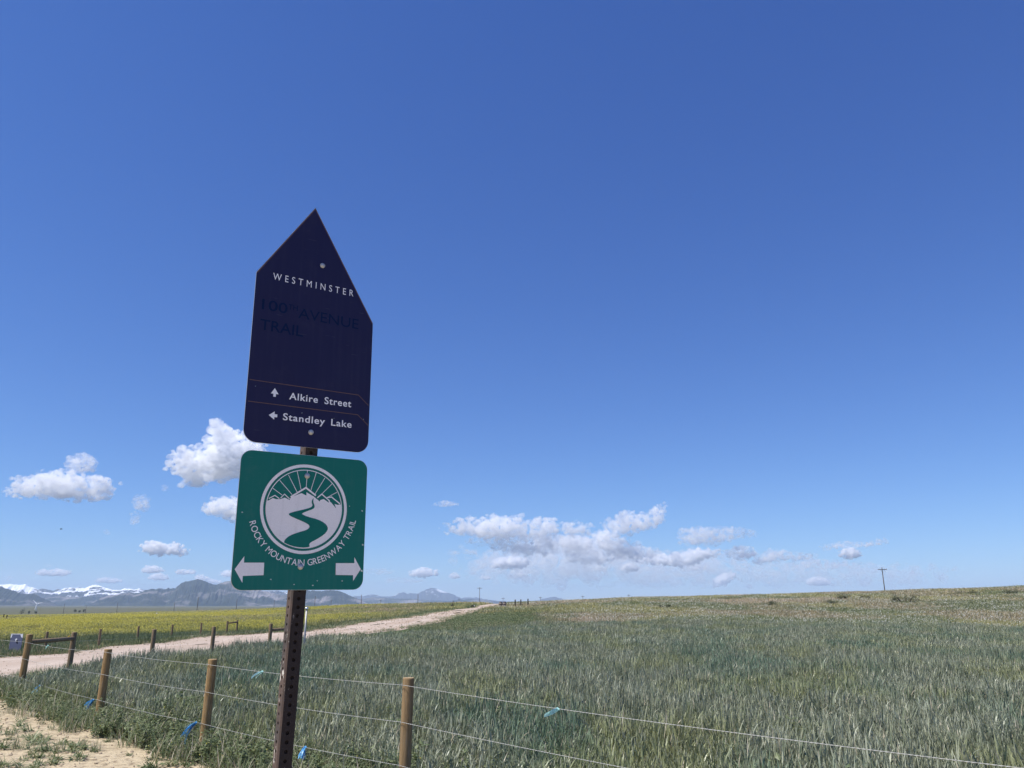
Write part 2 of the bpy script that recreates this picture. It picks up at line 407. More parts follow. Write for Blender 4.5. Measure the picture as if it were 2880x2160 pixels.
for i in range(len(ys) - 1):
    for j in range(k - 1): Fc.append((i * k + j, i * k + j + 1, (i + 1) * k + j + 1, (i + 1) * k + j))
tr_o = tag(mesh_obj('trail', V, Fc, M['trail'], smooth_shade=True), kind='structure')
tr_o.data.attributes.new('across', 'FLOAT', 'POINT').data.foreach_set('value', np.array(wcol, np.float32))
pp = [hit(*p) for p in [(1362, 1714), (1400, 1712.5), (1440, 1711), (1480, 1709), (1530, 1706.5), (1580, 1704.5), (1640, 1703)]]
pp = [p for p in pp if p]; V = []; Fc = []
for i in range((len(pp) - 1) * 8 + 1):
    f = i / 8; a = min(int(f), len(pp) - 2); p = pp[a].lerp(pp[a + 1], f - a)
    for s in (-1, -.5, 0, .5, 1):
        y = p.y + s * (.8 + .3 * mnoise.noise((i * .5, 2, 0))); V.append((p.x, y, h1(p.x, y) + (.05 if abs(s) < 1 else -.01)))
for i in range((len(pp) - 1) * 8):
    for j in range(4): Fc.append((i * 5 + j, (i + 1) * 5 + j, (i + 1) * 5 + j + 1, i * 5 + j + 1))
tag(mesh_obj('path', V, Fc, M['path'], smooth_shade=True), kind='structure')

# ------------------------------------------------------------------ mountains: ridges whose crests follow the skyline
def mountain(name, sky_px, dist, depth, mat, rough, seed, snow_base=None, foot=-14):
    px = np.array(sky_px, float)
    xs = np.arange(px[0, 0], px[-1, 0] + .1, 1.6); top = np.interp(xs, px[:, 0], px[:, 1])
    nt = 34; ts = np.linspace(-1, 1.0, nt); V = []; snow = []
    for xi, (x, yy) in enumerate(zip(xs, top)):
        d = ray(x, yy); d = d / d.y
        zc = CAM_H + d.z * dist + (2.2 * mnoise.noise((x * .09, seed, 0)) + 1.4 * mnoise.noise((x * .25, seed, 3))) * dist / FOC
        for t in ts:
            u = t if t < 0 else t * .8
            Y = dist + u * depth
            nz = mnoise.fractal((x * .022 + seed, t * 2.2, seed), 1.0, 2.1, 6)
            nz2 = abs(mnoise.fractal((x * .05 + seed + 9, t * 1.1, seed), 1.0, 2.0, 5))
            f = (1 - abs(t)) ** (.95)
            z = foot + (zc - foot) * f
            w = 4 * f * (1 - f) + .0
            z += (zc - foot) * w * (rough * nz - rough * .9 * nz2)
            if t >= 0: z = min(z, zc - (zc - foot) * .02 * (t > 0))
            Xw = d.x * dist + d.x * (u * depth) * .9
            if t < 0: z = min(z, CAM_H + d.z * Y * .995)
            V.append((Xw, Y, z))
            snow.append((z - foot) / max(zc - foot, 1) if snow_base is None else (z - snow_base[0]) / (snow_base[1] - snow_base[0]))
    Fc = []
    for i in range(len(xs) - 1):
        for j in range(nt - 1): Fc.append((i * nt + j, (i + 1) * nt + j, (i + 1) * nt + j + 1, i * nt + j + 1))
    o = mesh_obj(name, V, Fc, mat, smooth_shade=False)
    at2 = o.data.attributes.new('snow', 'FLOAT', 'POINT'); at2.data.foreach_set('value', np.clip(np.array(snow, np.float32), 0, 1.2))
    return tag(o, kind='structure')
s1 = 1 / 3.16
mountain('foothill_ridge', [(-500, 1630), (-300, 1622), (-150, 1636), (0, 1647), (32, 1658), (60, 1669), (95, 1669), (117, 1679), (139, 1690), (158, 1698), (177, 1704), (200, 1708)], 8200, 1500, M['rock'], .16, 3)
fr = [(245, 1708), (253, 1704), (262, 1697), (269, 1692), (278, 1688), (285, 1679), (292, 1679), (304, 1675), (318, 1673), (329, 1671), (346, 1669), (364, 1664), (375, 1667), (386, 1669), (398, 1665), (411, 1658), (425, 1656), (443, 1654), (458, 1657), (468, 1656), (474, 1651), (480, 1654), (494, 1652), (503, 1645), (513, 1637), (522, 1633), (538, 1632), (548, 1629), (558, 1627), (566, 1629), (579, 1634), (590, 1639), (601, 1642), (617, 1642), (624, 1637), (630, 1634), (645, 1633), (660, 1635), (690, 1645), (720, 1655), (757, 1664), (780, 1670), (800, 1673), (818, 1668), (840, 1661), (862, 1659), (900, 1661), (930, 1659), (950, 1660), (960, 1663), (970, 1667), (985, 1674), (1002, 1681), (1015, 1687), (1030, 1694), (1045, 1700), (1062, 1707)]
mountain('front_range', fr, 9000, 1700, M['rock'], .17, 11)
snow_px = [(-400, 1660), (-200, 1648), (-60, 1650), (5, 1643), (18, 1642), (30, 1641), (52, 1643), (73, 1641), (80, 1647), (92, 1650), (110, 1657), (122, 1654), (132, 1656), (150, 1660), (162, 1656), (178, 1655), (190, 1652), (203, 1650), (214, 1653), (225, 1650), (240, 1653), (250, 1647), (262, 1644), (270, 1643), (281, 1646), (290, 1648), (300, 1653), (312, 1655), (330, 1659), (345, 1656), (355, 1653), (368, 1655), (380, 1657), (392, 1655), (405, 1658), (440, 1655), (456, 1653), (475, 1656), (500, 1659), (560, 1660), (640, 1658), (740, 1662), (780, 1660), (800, 1664), (840, 1672), (900, 1680), (1000, 1690)]
mountain('snow_peaks', snow_px, 12600, 2200, M['snow'], .15, 21, (40, 345), -14)
longs = [(960, 1690), (997, 1675), (1022, 1676), (1037, 1672), (1052, 1671), (1070, 1675), (1080, 1677), (1103, 1676), (1113, 1673), (1123, 1666), (1133, 1664.5), (1146, 1669), (1158, 1667), (1174, 1669), (1189, 1661), (1199, 1656), (1209, 1653), (1217, 1652), (1222, 1653), (1235, 1657), (1255, 1664), (1275, 1671), (1290, 1678), (1297, 1682), (1315, 1679), (1330, 1681), (1341, 1680), (1353, 1682), (1379, 1687), (1404, 1690), (1460, 1691), (1500, 1690), (1530, 1683), (1545, 1679), (1560, 1678), (1578, 1682), (1600, 1688), (1680, 1691), (1740, 1696)]
mountain('far_peaks', longs, 20500, 2000, M['snow'], .13, 33, (150, 640), -14)
mountain('hazy_foothills', [(90, 1700), (130, 1681), (150, 1678), (172, 1675), (195, 1678), (215, 1679), (250, 1677), (275, 1679), (295, 1681), (330, 1690), (380, 1700)], 10400, 1000, M['rock'], .12, 41)
mountain('low_far_ridge', [(960, 1704), (1010, 1684), (1060, 1679), (1110, 1683), (1160, 1684), (1210, 1688), (1260, 1690), (1320, 1684), (1370, 1687), (1420, 1694), (1480, 1702)], 13500, 1300, M['rock'], .10, 45)

# ------------------------------------------------------------------ haze: one even box of air over the plain, the mountains inside it
N = NT('haze'); N.t.nodes.remove(N.p)
pv = N.n('ShaderNodeVolumePrincipled'); pv.inputs['Color'].default_value = (.60, .76, 1.0, 1); pv.inputs['Density'].default_value = 5.3e-5
pv.inputs['Anisotropy'].default_value = 0.0
N.l(pv.outputs[0], N.out.inputs['Volume'])
bm = bmesh.new(); box(bm, (0, 0, 240), (45500, 45500, 560))
tag(bm_obj('haze', bm, N.m), kind='stuff')

# ------------------------------------------------------------------ clouds: lumpy bodies of scattering droplets far beyond and above the haze
def cloud_material(name, dens, wisp=.0042):
    N = NT(name); N.t.nodes.remove(N.p)
    v = N.n('ShaderNodeVolumeScatter'); v.inputs['Color'].default_value = (1, 1, 1, 1); v.inputs['Density'].default_value = dens
    v.inputs['Anisotropy'].default_value = 0.1
    if wisp:
        nz = N.noise(wisp, 5, N.coord('Object', (.8, 1, 1.25)), .62)
        mr = N.n('ShaderNodeMapRange'); mr.inputs[1].default_value = .40; mr.inputs[2].default_value = .62; mr.inputs[3].default_value = 0.0; mr.inputs[4].default_value = dens * 2.2
        N.l(nz, mr.inputs[0]); N.l(mr.outputs[0], v.inputs['Density'])
    N.l(v.outputs[0], N.out.inputs['Volume']); return N.m
M['cloud_thick'] = cloud_material('cloud_thick', .0036); M['cloud_mid'] = cloud_material('cloud_mid', .0032); M['cloud_thin'] = cloud_material('cloud_thin', .0022); M['cloud_veil'] = cloud_material('cloud_veil', .0016)
bm = bmesh.new(); bmesh.ops.create_icosphere(bm, subdivisions=2, radius=1); ico_v = np.array([v.co[:] for v in bm.verts]); ico_f = np.array([[v.index for v in f.verts] for f in bm.faces]); bm.free()
def cloud(cols, dist, mat, label, seed, group=None, puff=1.0, flat=True):
    r_ = np.random.default_rng(seed); mnoise.seed_set(seed)
    c = np.array(cols, float); px2m = dist / FOC / 1.0
    span = c[-1, 0] - c[0, 0]; meanh = float(np.mean(c[:, 2] - c[:, 1]))
    nb = int(np.clip(span / max(meanh, 6) * 26, 30, 170 if span < 900 else 340)); S = []
    for _ in range(nb):
        x = r_.uniform(c[0, 0], c[-1, 0]); yt, yb = np.interp(x, c[:, 0], c[:, 1]), np.interp(x, c[:, 0], c[:, 2])
        hgt_ = max(yb - yt, 2)
        rad = hgt_ * r_.uniform(.13, .31) * puff
        rad = min(rad, (x - c[0, 0]) * .6 + 2.5, (c[-1, 0] - x) * .6 + 2.5)
        y = r_.uniform(yt + rad * .9, max(yb - rad * .75, yt + rad))
        dep = r_.uniform(-1, 1) * min(hgt_ * .55, span * .3)
        S.append((x, y, dep, rad))
    for _ in range(int(nb * 1.6)):                        # small billows on the upper skin, scraps at the rim
        x = r_.uniform(c[0, 0], c[-1, 0]); yt, yb = np.interp(x, c[:, 0], c[:, 1]), np.interp(x, c[:, 0], c[:, 2]); hgt_ = max(yb - yt, 2)
        rad = hgt_ * r_.uniform(.05, .13) + .5
        u = r_.random()
        y = yt + rad * r_.uniform(-.3, 1.2) if u < .6 else (yb - rad * r_.uniform(-.2, .8) if u < .72 else r_.uniform(yt, yb))
        S.append((x + r_.normal(0, .035) * span, y + r_.normal(0, .05) * hgt_, r_.uniform(-1, .6) * min(hgt_ * .6, span * .3), rad))
    base = at((c[0, 0] + c[-1, 0]) / 2, float(np.mean(c[:, 2])), dist)
    VV = []; FF = []; off = 0
    for x, y, dep, rad in S:
        p = at(x, y, dist) - base; p.y += dep * px2m
        VV.append(ico_v * (rad * px2m) * np.array((1.15, 1.1, .92)) + np.array(p)); FF.append(ico_f + off); off += len(ico_v)
    VV = np.concatenate(VV); FF = np.concatenate(FF)
    me = bpy.data.meshes.new('cloud'); me.from_pydata(VV.tolist(), [], FF.tolist())
    o = bpy.data.objects.new('cloud', me); C.objects.link(o)
    md = o.modifiers.new('r', 'REMESH'); md.mode = 'VOXEL'; md.voxel_size = px2m * float(np.clip(meanh * .024, .6, 1.7))
    dg = bpy.context.evaluated_depsgraph_get(); me2 = bpy.data.meshes.new_from_object(o.evaluated_get(dg))
    o.modifiers.clear(); o.data = me2; bpy.data.meshes.remove(me)
    sc = 1 / (px2m * meanh * .42)
    nv = len(me2.vertices); co = np.empty(nv * 3); me2.vertices.foreach_get('co', co); co = co.reshape(-1, 3)
    no = np.empty(nv * 3); me2.vertices.foreach_get('normal', no); no = no.reshape(-1, 3)
    amp = px2m * meanh * (.13 if meanh > 40 else .30)
    dsp = np.array([mnoise.fractal(Vector(p * sc), 0.75, 2.0, 6) for p in co]) * amp
    dsp = np.where(no[:, 2] < -.3, dsp * .6, dsp + amp * .1)
    co = co + no * dsp[:, None]
    me2.vertices.foreach_set('co', co.ravel()); me2.update()
    me2.materials.clear(); me2.materials.append(mat); me2.polygons.foreach_set('use_smooth', [True] * len(me2.polygons))
    me2.name = 'cloud'; o.name = 'cloud'; o.location = base
    return tag(o, label, 'cloud', group)
def A7(pts): k = 1 / 2.9625; return [(x * k, 1180 + a * k, 1180 + b * k) for x, a, b in pts]
def A8(pts): k = 1 / 1.3825; return [(1000 + x * k, 1340 + a * k, 1340 + b * k) for x, a, b in pts]
T, MI, TH, VE = M['cloud_thick'], M['cloud_mid'], M['cloud_thin'], M['cloud_veil']
TH2 = cloud_material('cloud_underside', .0012); DN = cloud_material('cloud_dense', .013, .008)
CLOUDS = [
 (A7([(1385, 395, 420), (1450, 300, 440), (1530, 265, 490), (1580, 285, 560), (1650, 265, 530), (1750, 245, 520), (1795, 115, 500), (1860, 95, 490), (1920, 110, 460), (2000, 150, 450), (2060, 150, 430), (2130, 190, 390), (2236, 230, 330)]), 26000, T, 'largest white cumulus, billowing up behind the green sign plate', None),
 (A7([(-20, 590, 615), (60, 580, 632), (120, 555, 642), (160, 505, 648), (220, 488, 645), (320, 478, 650), (420, 458, 655), (520, 445, 658), (640, 452, 662), (700, 488, 664), (760, 503, 664), (840, 488, 664), (890, 488, 655), (938, 540, 625)]), 27000, T, 'broad flat-based white cloud with a wispy tail, beneath a small feathered cloud', None),
 (A7([(545, 420, 445), (590, 330, 440), (650, 306, 440), (720, 302, 440), (765, 330, 425), (802, 380, 396)]), 27500, TH, 'small feathered cloud just above the broad flat-based cloud', None),
 (A7([(1675, 735, 765), (1720, 705, 790), (1780, 688, 800), (1880, 653, 830), (1930, 688, 850), (1990, 658, 850), (2060, 680, 840), (2110, 720, 800)]), 28000, T, 'puffy white cloud tucked against the left edge of the green plate', None),
 (A7([(1100, 705, 715), (1150, 660, 745), (1190, 643, 765), (1240, 668, 695)]), 29000, TH, 'thin torn cloud scrap, upper of a pair between two large clouds', 'torn cloud scraps'),
 (A7([(1092, 820, 872), (1128, 783, 866), (1158, 788, 826)]), 29000, TH, 'thin torn cloud scrap, lower of a pair between two large clouds', 'torn cloud scraps'),
 (A7([(1345, 560, 585), (1372, 543, 598), (1402, 565, 582)]), 29000, VE, 'faint tiny cloud puff below the largest cumulus', 'torn cloud scraps'),
 (A7([(862, 930, 945), (885, 915, 955), (922, 945, 962)]), 29000, VE, 'faint tiny cloud puff alone in clear sky', 'torn cloud scraps'),
 (A7([(1198, 1060, 1100), (1255, 1022, 1122), (1350, 1033, 1132), (1410, 1068, 1118), (1470, 1033, 1115), (1510, 1083, 1142), (1572, 1092, 1108)]), 30000, DN, 'white cloud in two humps above the mountain peaks', None),
 (A7([(305, 1270, 1295), (370, 1253, 1300), (430, 1270, 1302), (500, 1245, 1302), (588, 1272, 1292)]), 32000, DN, 'small low two-humped cloud above the snowy peaks', None),
 (A7([(370, 1208, 1222), (405, 1202, 1226), (445, 1212, 1222)]), 32000, VE, 'faint low cloud streak above the two-humped cloud', None),
 (A7([(30, 1318, 1335), (65, 1302, 1340), (105, 1315, 1335)]), 33000, VE, 'faint low puff above the left end of the snow peaks', None),
 (A7([(1178, 1258, 1272), (1230, 1228, 1276), (1290, 1223, 1276), (1368, 1255, 1270)]), 32000, DN, 'small lens-shaped cloud, upper of two over the front range', None),
 (A7([(1465, 1268, 1286), (1500, 1253, 1288), (1560, 1256, 1288), (1625, 1258, 1284)]), 32500, DN, 'small flat cloud bar over the front range', None),
 (A7([(1235, 1318, 1332), (1290, 1293, 1334), (1340, 1286, 1338), (1405, 1313, 1332)]), 33000, DN, 'small low cloud, lower of two over the front range', None),
 (A7([(798, 1338, 1356), (860, 1318, 1358), (960, 1328, 1362), (1015, 1335, 1352)]), 33500, DN, 'low creamy cloud resting over the highest snow peaks', None),
 (A7([(1635, 1308, 1335), (1685, 1296, 1352), (1750, 1333, 1372), (1840, 1348, 1372)]), 33500, DN, 'bright cloud bank showing behind the front range summit', None),
 (A7([(1840, 1280, 1300), (1890, 1262, 1310), (1990, 1262, 1312), (2060, 1280, 1305)]), 33500, DN, 'small cloud partly hidden by the arrow end of the green plate', None),
 (A8([(350, 203, 216), (400, 178, 228), (470, 163, 238), (540, 157, 243), (620, 162, 243), (640, 184, 243), (700, 168, 238), (750, 166, 236), (790, 184, 234), (850, 180, 234), (912, 195, 225)]), 30000, MI, 'long bright cloud top heading the cloud bank over the trail', None),
 (A8([(435, 253, 264), (520, 239, 274), (600, 238, 300), (680, 238, 312), (750, 233, 302), (785, 240, 290)]), 30500, TH, 'grey-white cloud under the long bright cloud top', None),
 (A8([(955, 180, 195), (1000, 168, 216), (1060, 152, 226), (1110, 155, 216), (1140, 163, 200), (1170, 122, 194), (1198, 115, 160)]), 30000, MI, 'bright cloud with a raised tail, highest of the cloud bank', None),
 (A8([(925, 220, 270), (970, 213, 302), (1010, 224, 305), (1050, 253, 314), (1095, 265, 310)]), 30500, MI, 'cloud with bright lumps below the raised-tail cloud', None),
 (A8([(525, 340, 356), (560, 323, 358), (620, 316, 358), (670, 330, 350)]), 27500, DN, 'small bright cloud low above the utility pole', None),
 (A8([(1105, 330, 340), (1200, 308, 344), (1280, 306, 348), (1330, 288, 334), (1415, 288, 305)]), 28000, DN, 'long low cloud with a bright stepped top', None),
 (A8([(1262, 220, 262), (1300, 206, 268), (1400, 210, 264), (1470, 203, 244), (1552, 217, 230)]), 30500, TH, 'soft pale cloud wedge with a long thin point', None),
 (A8([(1555, 328, 346), (1600, 293, 336), (1640, 290, 328), (1750, 303, 324), (1795, 305, 320)]), 31000, T, 'soft low cloud with one bright knob beside the bank', None),
 (A8([(1818, 274, 287), (1900, 253, 278), (1960, 260, 278), (2065, 243, 262)]), 30500, T, 'thin slanting cloud streak toward the crossarm pole', None),
 (A8([(1882, 295, 312), (1920, 283, 322), (1962, 293, 312)]), 30500, DN, 'small ragged cloud under the slanting streak', None),
 (A8([(1392, 408, 432), (1430, 383, 422), (1475, 373, 392)]), 32000, DN, 'small slanted cloud low over the meadow crest', None),
 (A8([(1755, 404, 422), (1790, 393, 424), (1845, 404, 422)]), 32000, DN, 'tiny bright cloud beside the crossarm pole', None),
 (A8([(300, 107, 114), (345, 95, 117), (398, 106, 113)]), 30000, T, 'small lone lens cloud above the cloud bank', None),
 (A8([(355, 294, 302), (380, 290, 305), (405, 294, 302)]), 31000, T, 'tiny flat cloud, farther of two from the cloud bank', 'tiny flat clouds by the bank'),
 (A8([(418, 290, 300), (445, 286, 303), (470, 291, 300)]), 31000, T, 'tiny flat cloud, closer of two to the cloud bank', 'tiny flat clouds by the bank'),
 (A8([(210, 374, 388), (260, 358, 392), (318, 368, 384)]), 33000, DN, 'low creamy cloud above the far pale peak', None),
 (A8([(365, 383, 394), (385, 376, 397), (406, 386, 394)]), 33000, DN, 'tiny low puff right of the far pale peak', 'tiny low puffs'),
 (A8([(486, 390, 400), (505, 386, 402), (524, 391, 400)]), 33000, DN, 'tiny low puff above the utility pole top', 'tiny low puffs'),
 (A8([(600, 372, 392), (640, 358, 394), (668, 372, 390)]), 33000, T, 'faint low puff under the small bright cloud', None),
 (A8([(40, 362, 380), (95, 360, 382), (145, 366, 378)]), 33000, VE, 'faint cloud streak right of the green plate', None),
 (A8([(120, 398, 412), (200, 394, 416), (270, 402, 414)]), 34000, VE, 'faint low veil over the far pale peak', None),
]
CLOUDS += [
 (A8([(785, 255, 285), (830, 236, 296), (885, 240, 292), (915, 255, 280)]), 30800, MI, 'white lump joining the long bright cloud top to the raised-tail cloud', None),
 (A8([(820, 312, 332), (880, 298, 340), (950, 296, 340), (1000, 308, 332)]), 31200, MI, 'pale low lump in the middle of the cloud bank', None),
 (A8([(1035, 352, 366), (1055, 340, 370), (1080, 345, 370), (1100, 355, 366)]), 31500, DN, 'tiny bright knob low in the cloud bank', None),
 (A8([(1440, 292, 312), (1490, 274, 322), (1530, 278, 320), (1555, 292, 308)]), 31000, T, 'ragged white cloud past the long stepped cloud', None),
 (A8([(885, 352, 364), (930, 344, 368), (975, 350, 366)]), 31800, T, 'small flat white cloud under the pale low lump', None),
 (A8([(1265, 345, 362), (1310, 335, 368), (1360, 342, 366)]), 31800, MI, 'soft white cloud under the long stepped cloud', None),
 (A8([(1000, 300, 318), (1090, 275, 325), (1140, 280, 325), (1180, 292, 318)]), 31000, MI, 'soft white cloud right below the raised tail', None),
 (A8([(1680, 335, 352), (1780, 325, 360), (1880, 330, 358), (1960, 340, 355)]), 33000, TH, 'faint wide cloud toward the crossarm pole', None),
 (A8([(430, 300, 390), (560, 285, 410), (700, 270, 420), (850, 262, 425), (1000, 280, 428), (1150, 300, 430), (1300, 300, 430), (1450, 310, 430), (1600, 325, 428), (1750, 335, 428), (1950, 345, 428), (2150, 350, 426), (2300, 365, 420)]), 34000, cloud_material('cloud_bank', .0007), 'wide pale grey cloud bank along the horizon over the trail', None),
 (A8([(700, 240, 290), (820, 232, 305), (930, 235, 320), (1060, 290, 335), (1180, 295, 340)]), 32500, TH2, 'lavender grey underside of the cloud bank', None),
]
for i, (cols, dist, mat, label, grp) in enumerate(CLOUDS):
    cloud(cols, dist, mat, label, 100 + i, grp)
mnoise.seed_set(3)

# ------------------------------------------------------------------ vegetation sources (kept outside the scene, instanced by the fields)
def scatter_tree():
    ng = bpy.data.node_groups.new('scatter_plants', 'GeometryNodeTree')
    ng.interface.new_socket('Geometry', in_out='INPUT', socket_type='NodeSocketGeometry')
    ng.interface.new_socket('Plants', in_out='INPUT', socket_type='NodeSocketCollection')
    ng.interface.new_socket('Geometry', in_out='OUTPUT', socket_type='NodeSocketGeometry')
    gi = ng.nodes.new('NodeGroupInput'); go = ng.nodes.new('NodeGroupOutput')
    iop = ng.nodes.new('GeometryNodeInstanceOnPoints'); ci = ng.nodes.new('GeometryNodeCollectionInfo')
    ci.inputs['Separate Children'].default_value = True; ci.inputs['Reset Children'].default_value = True
    def attr(name, t):
        a = ng.nodes.new('GeometryNodeInputNamedAttribute'); a.data_type = t; a.inputs['Name'].default_value = name; return a.outputs[0]
    e = ng.nodes.new('FunctionNodeEulerToRotation')
    L = ng.links.new
    L(gi.outputs[0], iop.inputs['Points']); L(gi.outputs[1], ci.inputs['Collection']); L(ci.outputs[0], iop.inputs['Instance'])
    iop.inputs['Pick Instance'].default_value = True
    L(attr('idx', 'INT'), iop.inputs['Instance Index']); L(attr('rot', 'FLOAT_VECTOR'), e.inputs[0]); L(e.outputs[0], iop.inputs['Rotation'])
    L(attr('scl', 'FLOAT_VECTOR'), iop.inputs['Scale']); L(iop.outputs[0], go.inputs[0])
    return ng
NG = scatter_tree()
def scatter(name, pts, coll, label, cat, scale=(.85, 1.2), tilt=.06, sz=None, zscl=None, pick=None):
    pts = np.asarray(pts, float); k = len(pts)
    me = bpy.data.meshes.new(name); me.from_pydata(pts.tolist(), [], [])
    nvar = len(coll.objects)
    me.attributes.new('idx', 'INT', 'POINT').data.foreach_set('value', (rng.integers(0, nvar, k) if pick is None else np.clip(pick, 0, nvar - 1)).astype(np.int32))
    rot = np.stack([rng.normal(0, tilt, k), rng.normal(0, tilt, k), rng.uniform(0, 6.283, k)], -1).astype(np.float32)
    me.attributes.new('rot', 'FLOAT_VECTOR', 'POINT').data.foreach_set('vector', rot.ravel())
    s = rng.uniform(scale[0], scale[1], k) * (1 if sz is None else sz)
    zs = s * rng.uniform(.85, 1.15, k) * (1 if zscl is None else zscl)
    me.attributes.new('scl', 'FLOAT_VECTOR', 'POINT').data.foreach_set('vector', np.stack([s, s, zs], -1).astype(np.float32).ravel())
    o = bpy.data.objects.new(name, me); C.objects.link(o)
    md = o.modifiers.new('plants', 'NODES'); md.node_group = NG
    md[[i.identifier for i in NG.interface.items_tree if i.name == 'Plants'][0]] = coll
    return tag(o, label, cat, kind='stuff')

class Veg:
    def __init__(s): s.v = []; s.f = []; s.m = []
    def strip(s, base, az, length, width, lean, curl, mat, segs=4, tip=.12, twist=0.):
        """a leaf blade: leaves its base at angle lean from upright and bends over by curl"""
        p = np.array(base, float); a = lean; st = length / segs
        side = np.array((-math.sin(az + twist), math.cos(az + twist), 0)); b0 = len(s.v)
        for i in range(segs + 1):
            t = i / segs; w = width * (1 - t * t * (1 - tip)) * (.75 + .5 * math.sin(math.pi * min(t * 1.3, 1))) / 1.1
            s.v.append(p + side * w / 2); s.v.append(p - side * w / 2)
            d = np.array((math.cos(az) * math.sin(a), math.sin(az) * math.sin(a), math.cos(a)))
            p = p + d * st; a += curl / segs
        for i in range(segs): q = b0 + 2 * i; s.f.append((q, q + 1, q + 3, q + 2)); s.m.append(mat)
        return p
    def leaf(s, c, az, el, L_, W, mat):
        """broad pointed leaf, folded a little along its middle"""
        d = np.array((math.cos(az) * math.cos(el), math.sin(az) * math.cos(el), math.sin(el))); sd = np.array((-math.sin(az), math.cos(az), 0)); up = np.cross(d, sd)
        c = np.array(c, float); b0 = len(s.v)
        for q in (c, c + d * L_ * .4 + sd * W / 2 - up * W * .15, c + d * L_ * .45, c + d * L_ * .4 - sd * W / 2 - up * W * .15, c + d * L_ - np.array((0, 0, L_ * .15))): s.v.append(q)
        s.f += [(b0, b0 + 1, b0 + 2), (b0, b0 + 2, b0 + 3), (b0 + 1, b0 + 4, b0 + 2), (b0 + 2, b0 + 4, b0 + 3)]; s.m += [mat] * 4
    def blob(s, c, r, rz, mat, az=0., lean=0.):
        """small spindle (ear, bud)"""
        c = np.array(c, float); b0 = len(s.v); d = np.array((math.cos(az) * math.sin(lean), math.sin(az) * math.sin(lean), math.cos(lean)))
        s.v.append(c)
        for t, w in ((.25, 1), (.7, .8)):
            for k in range(4): s.v.append(c + d * rz * t + np.array((math.cos(k * 1.571), math.sin(k * 1.571), 0)) * r * w)
        s.v.append(c + d * rz)
        for k in range(4):
            k2 = (k + 1) % 4
            s.f += [(b0, b0 + 1 + k2, b0 + 1 + k), (b0 + 1 + k, b0 + 1 + k2, b0 + 5 + k2, b0 + 5 + k), (b0 + 5 + k, b0 + 5 + k2, b0 + 9)]; s.m += [mat] * 3
    def build(s, name, mats, coll):
        me = bpy.data.meshes.new(name); me.from_pydata([tuple(p) for p in s.v], [], s.f)
        for m in mats: me.materials.append(m)
        me.polygons.foreach_set('material_index', s.m); me.update()
        o = bpy.data.objects.new(name, me); coll.objects.link(o); return o
U = random.uniform
def coll(name): return bpy.data.collections.new(name)
def wheat_patch(nst, size, hmean, c):
    g = Veg()
    for _ in range(nst):
        x, y = U(-size, size), U(-size, size); h = hmean * random.gauss(1, .11); az = U(0, 6.283); ln = abs(random.gauss(0, .09))
        g.strip((x, y, 0), az, h, .006, ln, U(0, .15), 0, 2, .6)
        top = np.array((x + math.cos(az) * math.sin(ln) * h, y + math.sin(az) * math.sin(ln) * h, h * math.cos(ln)))
        for k, t in enumerate((U(.1, .25), U(.3, .5), U(.5, .72), U(.72, .85))):
            a = az + k * 2.2 + U(-.5, .5); q = np.array((x, y, 0)) + (top - np.array((x, y, 0))) * t
            dry = random.random() < (.2 if k == 0 else .07)
            steep = random.random()
            g.strip(q, a, h * U(.32, .58), U(.009, .014), U(.07, .34), U(.06, .6) if steep < .80 else U(1.2, 2.6), 2 if dry else 0, 4, .1, U(-.5, .5))
        if random.random() < .35: g.blob(top, .006, U(.06, .09), 1, az, ln + .2)
    return g
wheat_c = coll('wheat_sources')
for i in range(7): wheat_patch(36, .17, .35, wheat_c).build('wheat_plants', [M['wheat'], M['ear'], M['straw']], wheat_c)
weed_c = coll('weed_sources')
for i in range(6):
    g = Veg(); hh = U(.13, .24)
    for _ in range(9):
        az = U(0, 6.283); ln = U(.05, .75); L_ = hh * U(.6, 1.2); x, y = U(-.06, .06), U(-.06, .06)
        g.strip((x, y, 0), az, L_, .005, ln, .2, 0, 2, .6)
        for k in range(9):
            t = U(.15, 1); q = np.array((x, y, 0)) + np.array((math.cos(az) * math.sin(ln), math.sin(az) * math.sin(ln), math.cos(ln))) * L_ * t
            g.leaf(q, U(0, 6.283), U(-.3, .9), U(.025, .055), U(.016, .034), 0)
        if i % 3 == 0 and random.random() < .25: g.blob((x + math.cos(az) * math.sin(ln) * L_, y + math.sin(az) * math.sin(ln) * L_, L_ * math.cos(ln)), .007, .012, 1)
    g.build('weed_plant', [M['weed'], M['mustard_flower']], weed_c)
grass_c = coll('grass_sources')
for i in range(5):
    g = Veg()
    for _ in range(46):
        r_, a_ = .10 * math.sqrt(random.random()), U(0, 6.283)
        g.strip((r_ * math.cos(a_), r_ * math.sin(a_), 0), U(0, 6.283), U(.10, .30), U(.004, .008), U(.05, .6), U(.2, 1.4), 1 if random.random() < .27 else 0, 3)
    g.build('grass_tuft', [M['grass'], M['straw']], grass_c)
sprig_c = coll('sprig_sources')
for i in range(5):
    g = Veg()
    for _ in range(14):
        g.strip((U(-.03, .03), U(-.03, .03), 0), U(0, 6.283), U(.06, .16), U(.006, .012), U(.5, 1.3), U(.1, .7), 0, 3)
    for _ in range(16): g.leaf((U(-.06, .06), U(-.06, .06), U(.005, .03)), U(0, 6.283), U(-.1, .8), U(.03, .06), U(.016, .03), 0)
    g.build('low_sprig', [M['weed']], sprig_c)
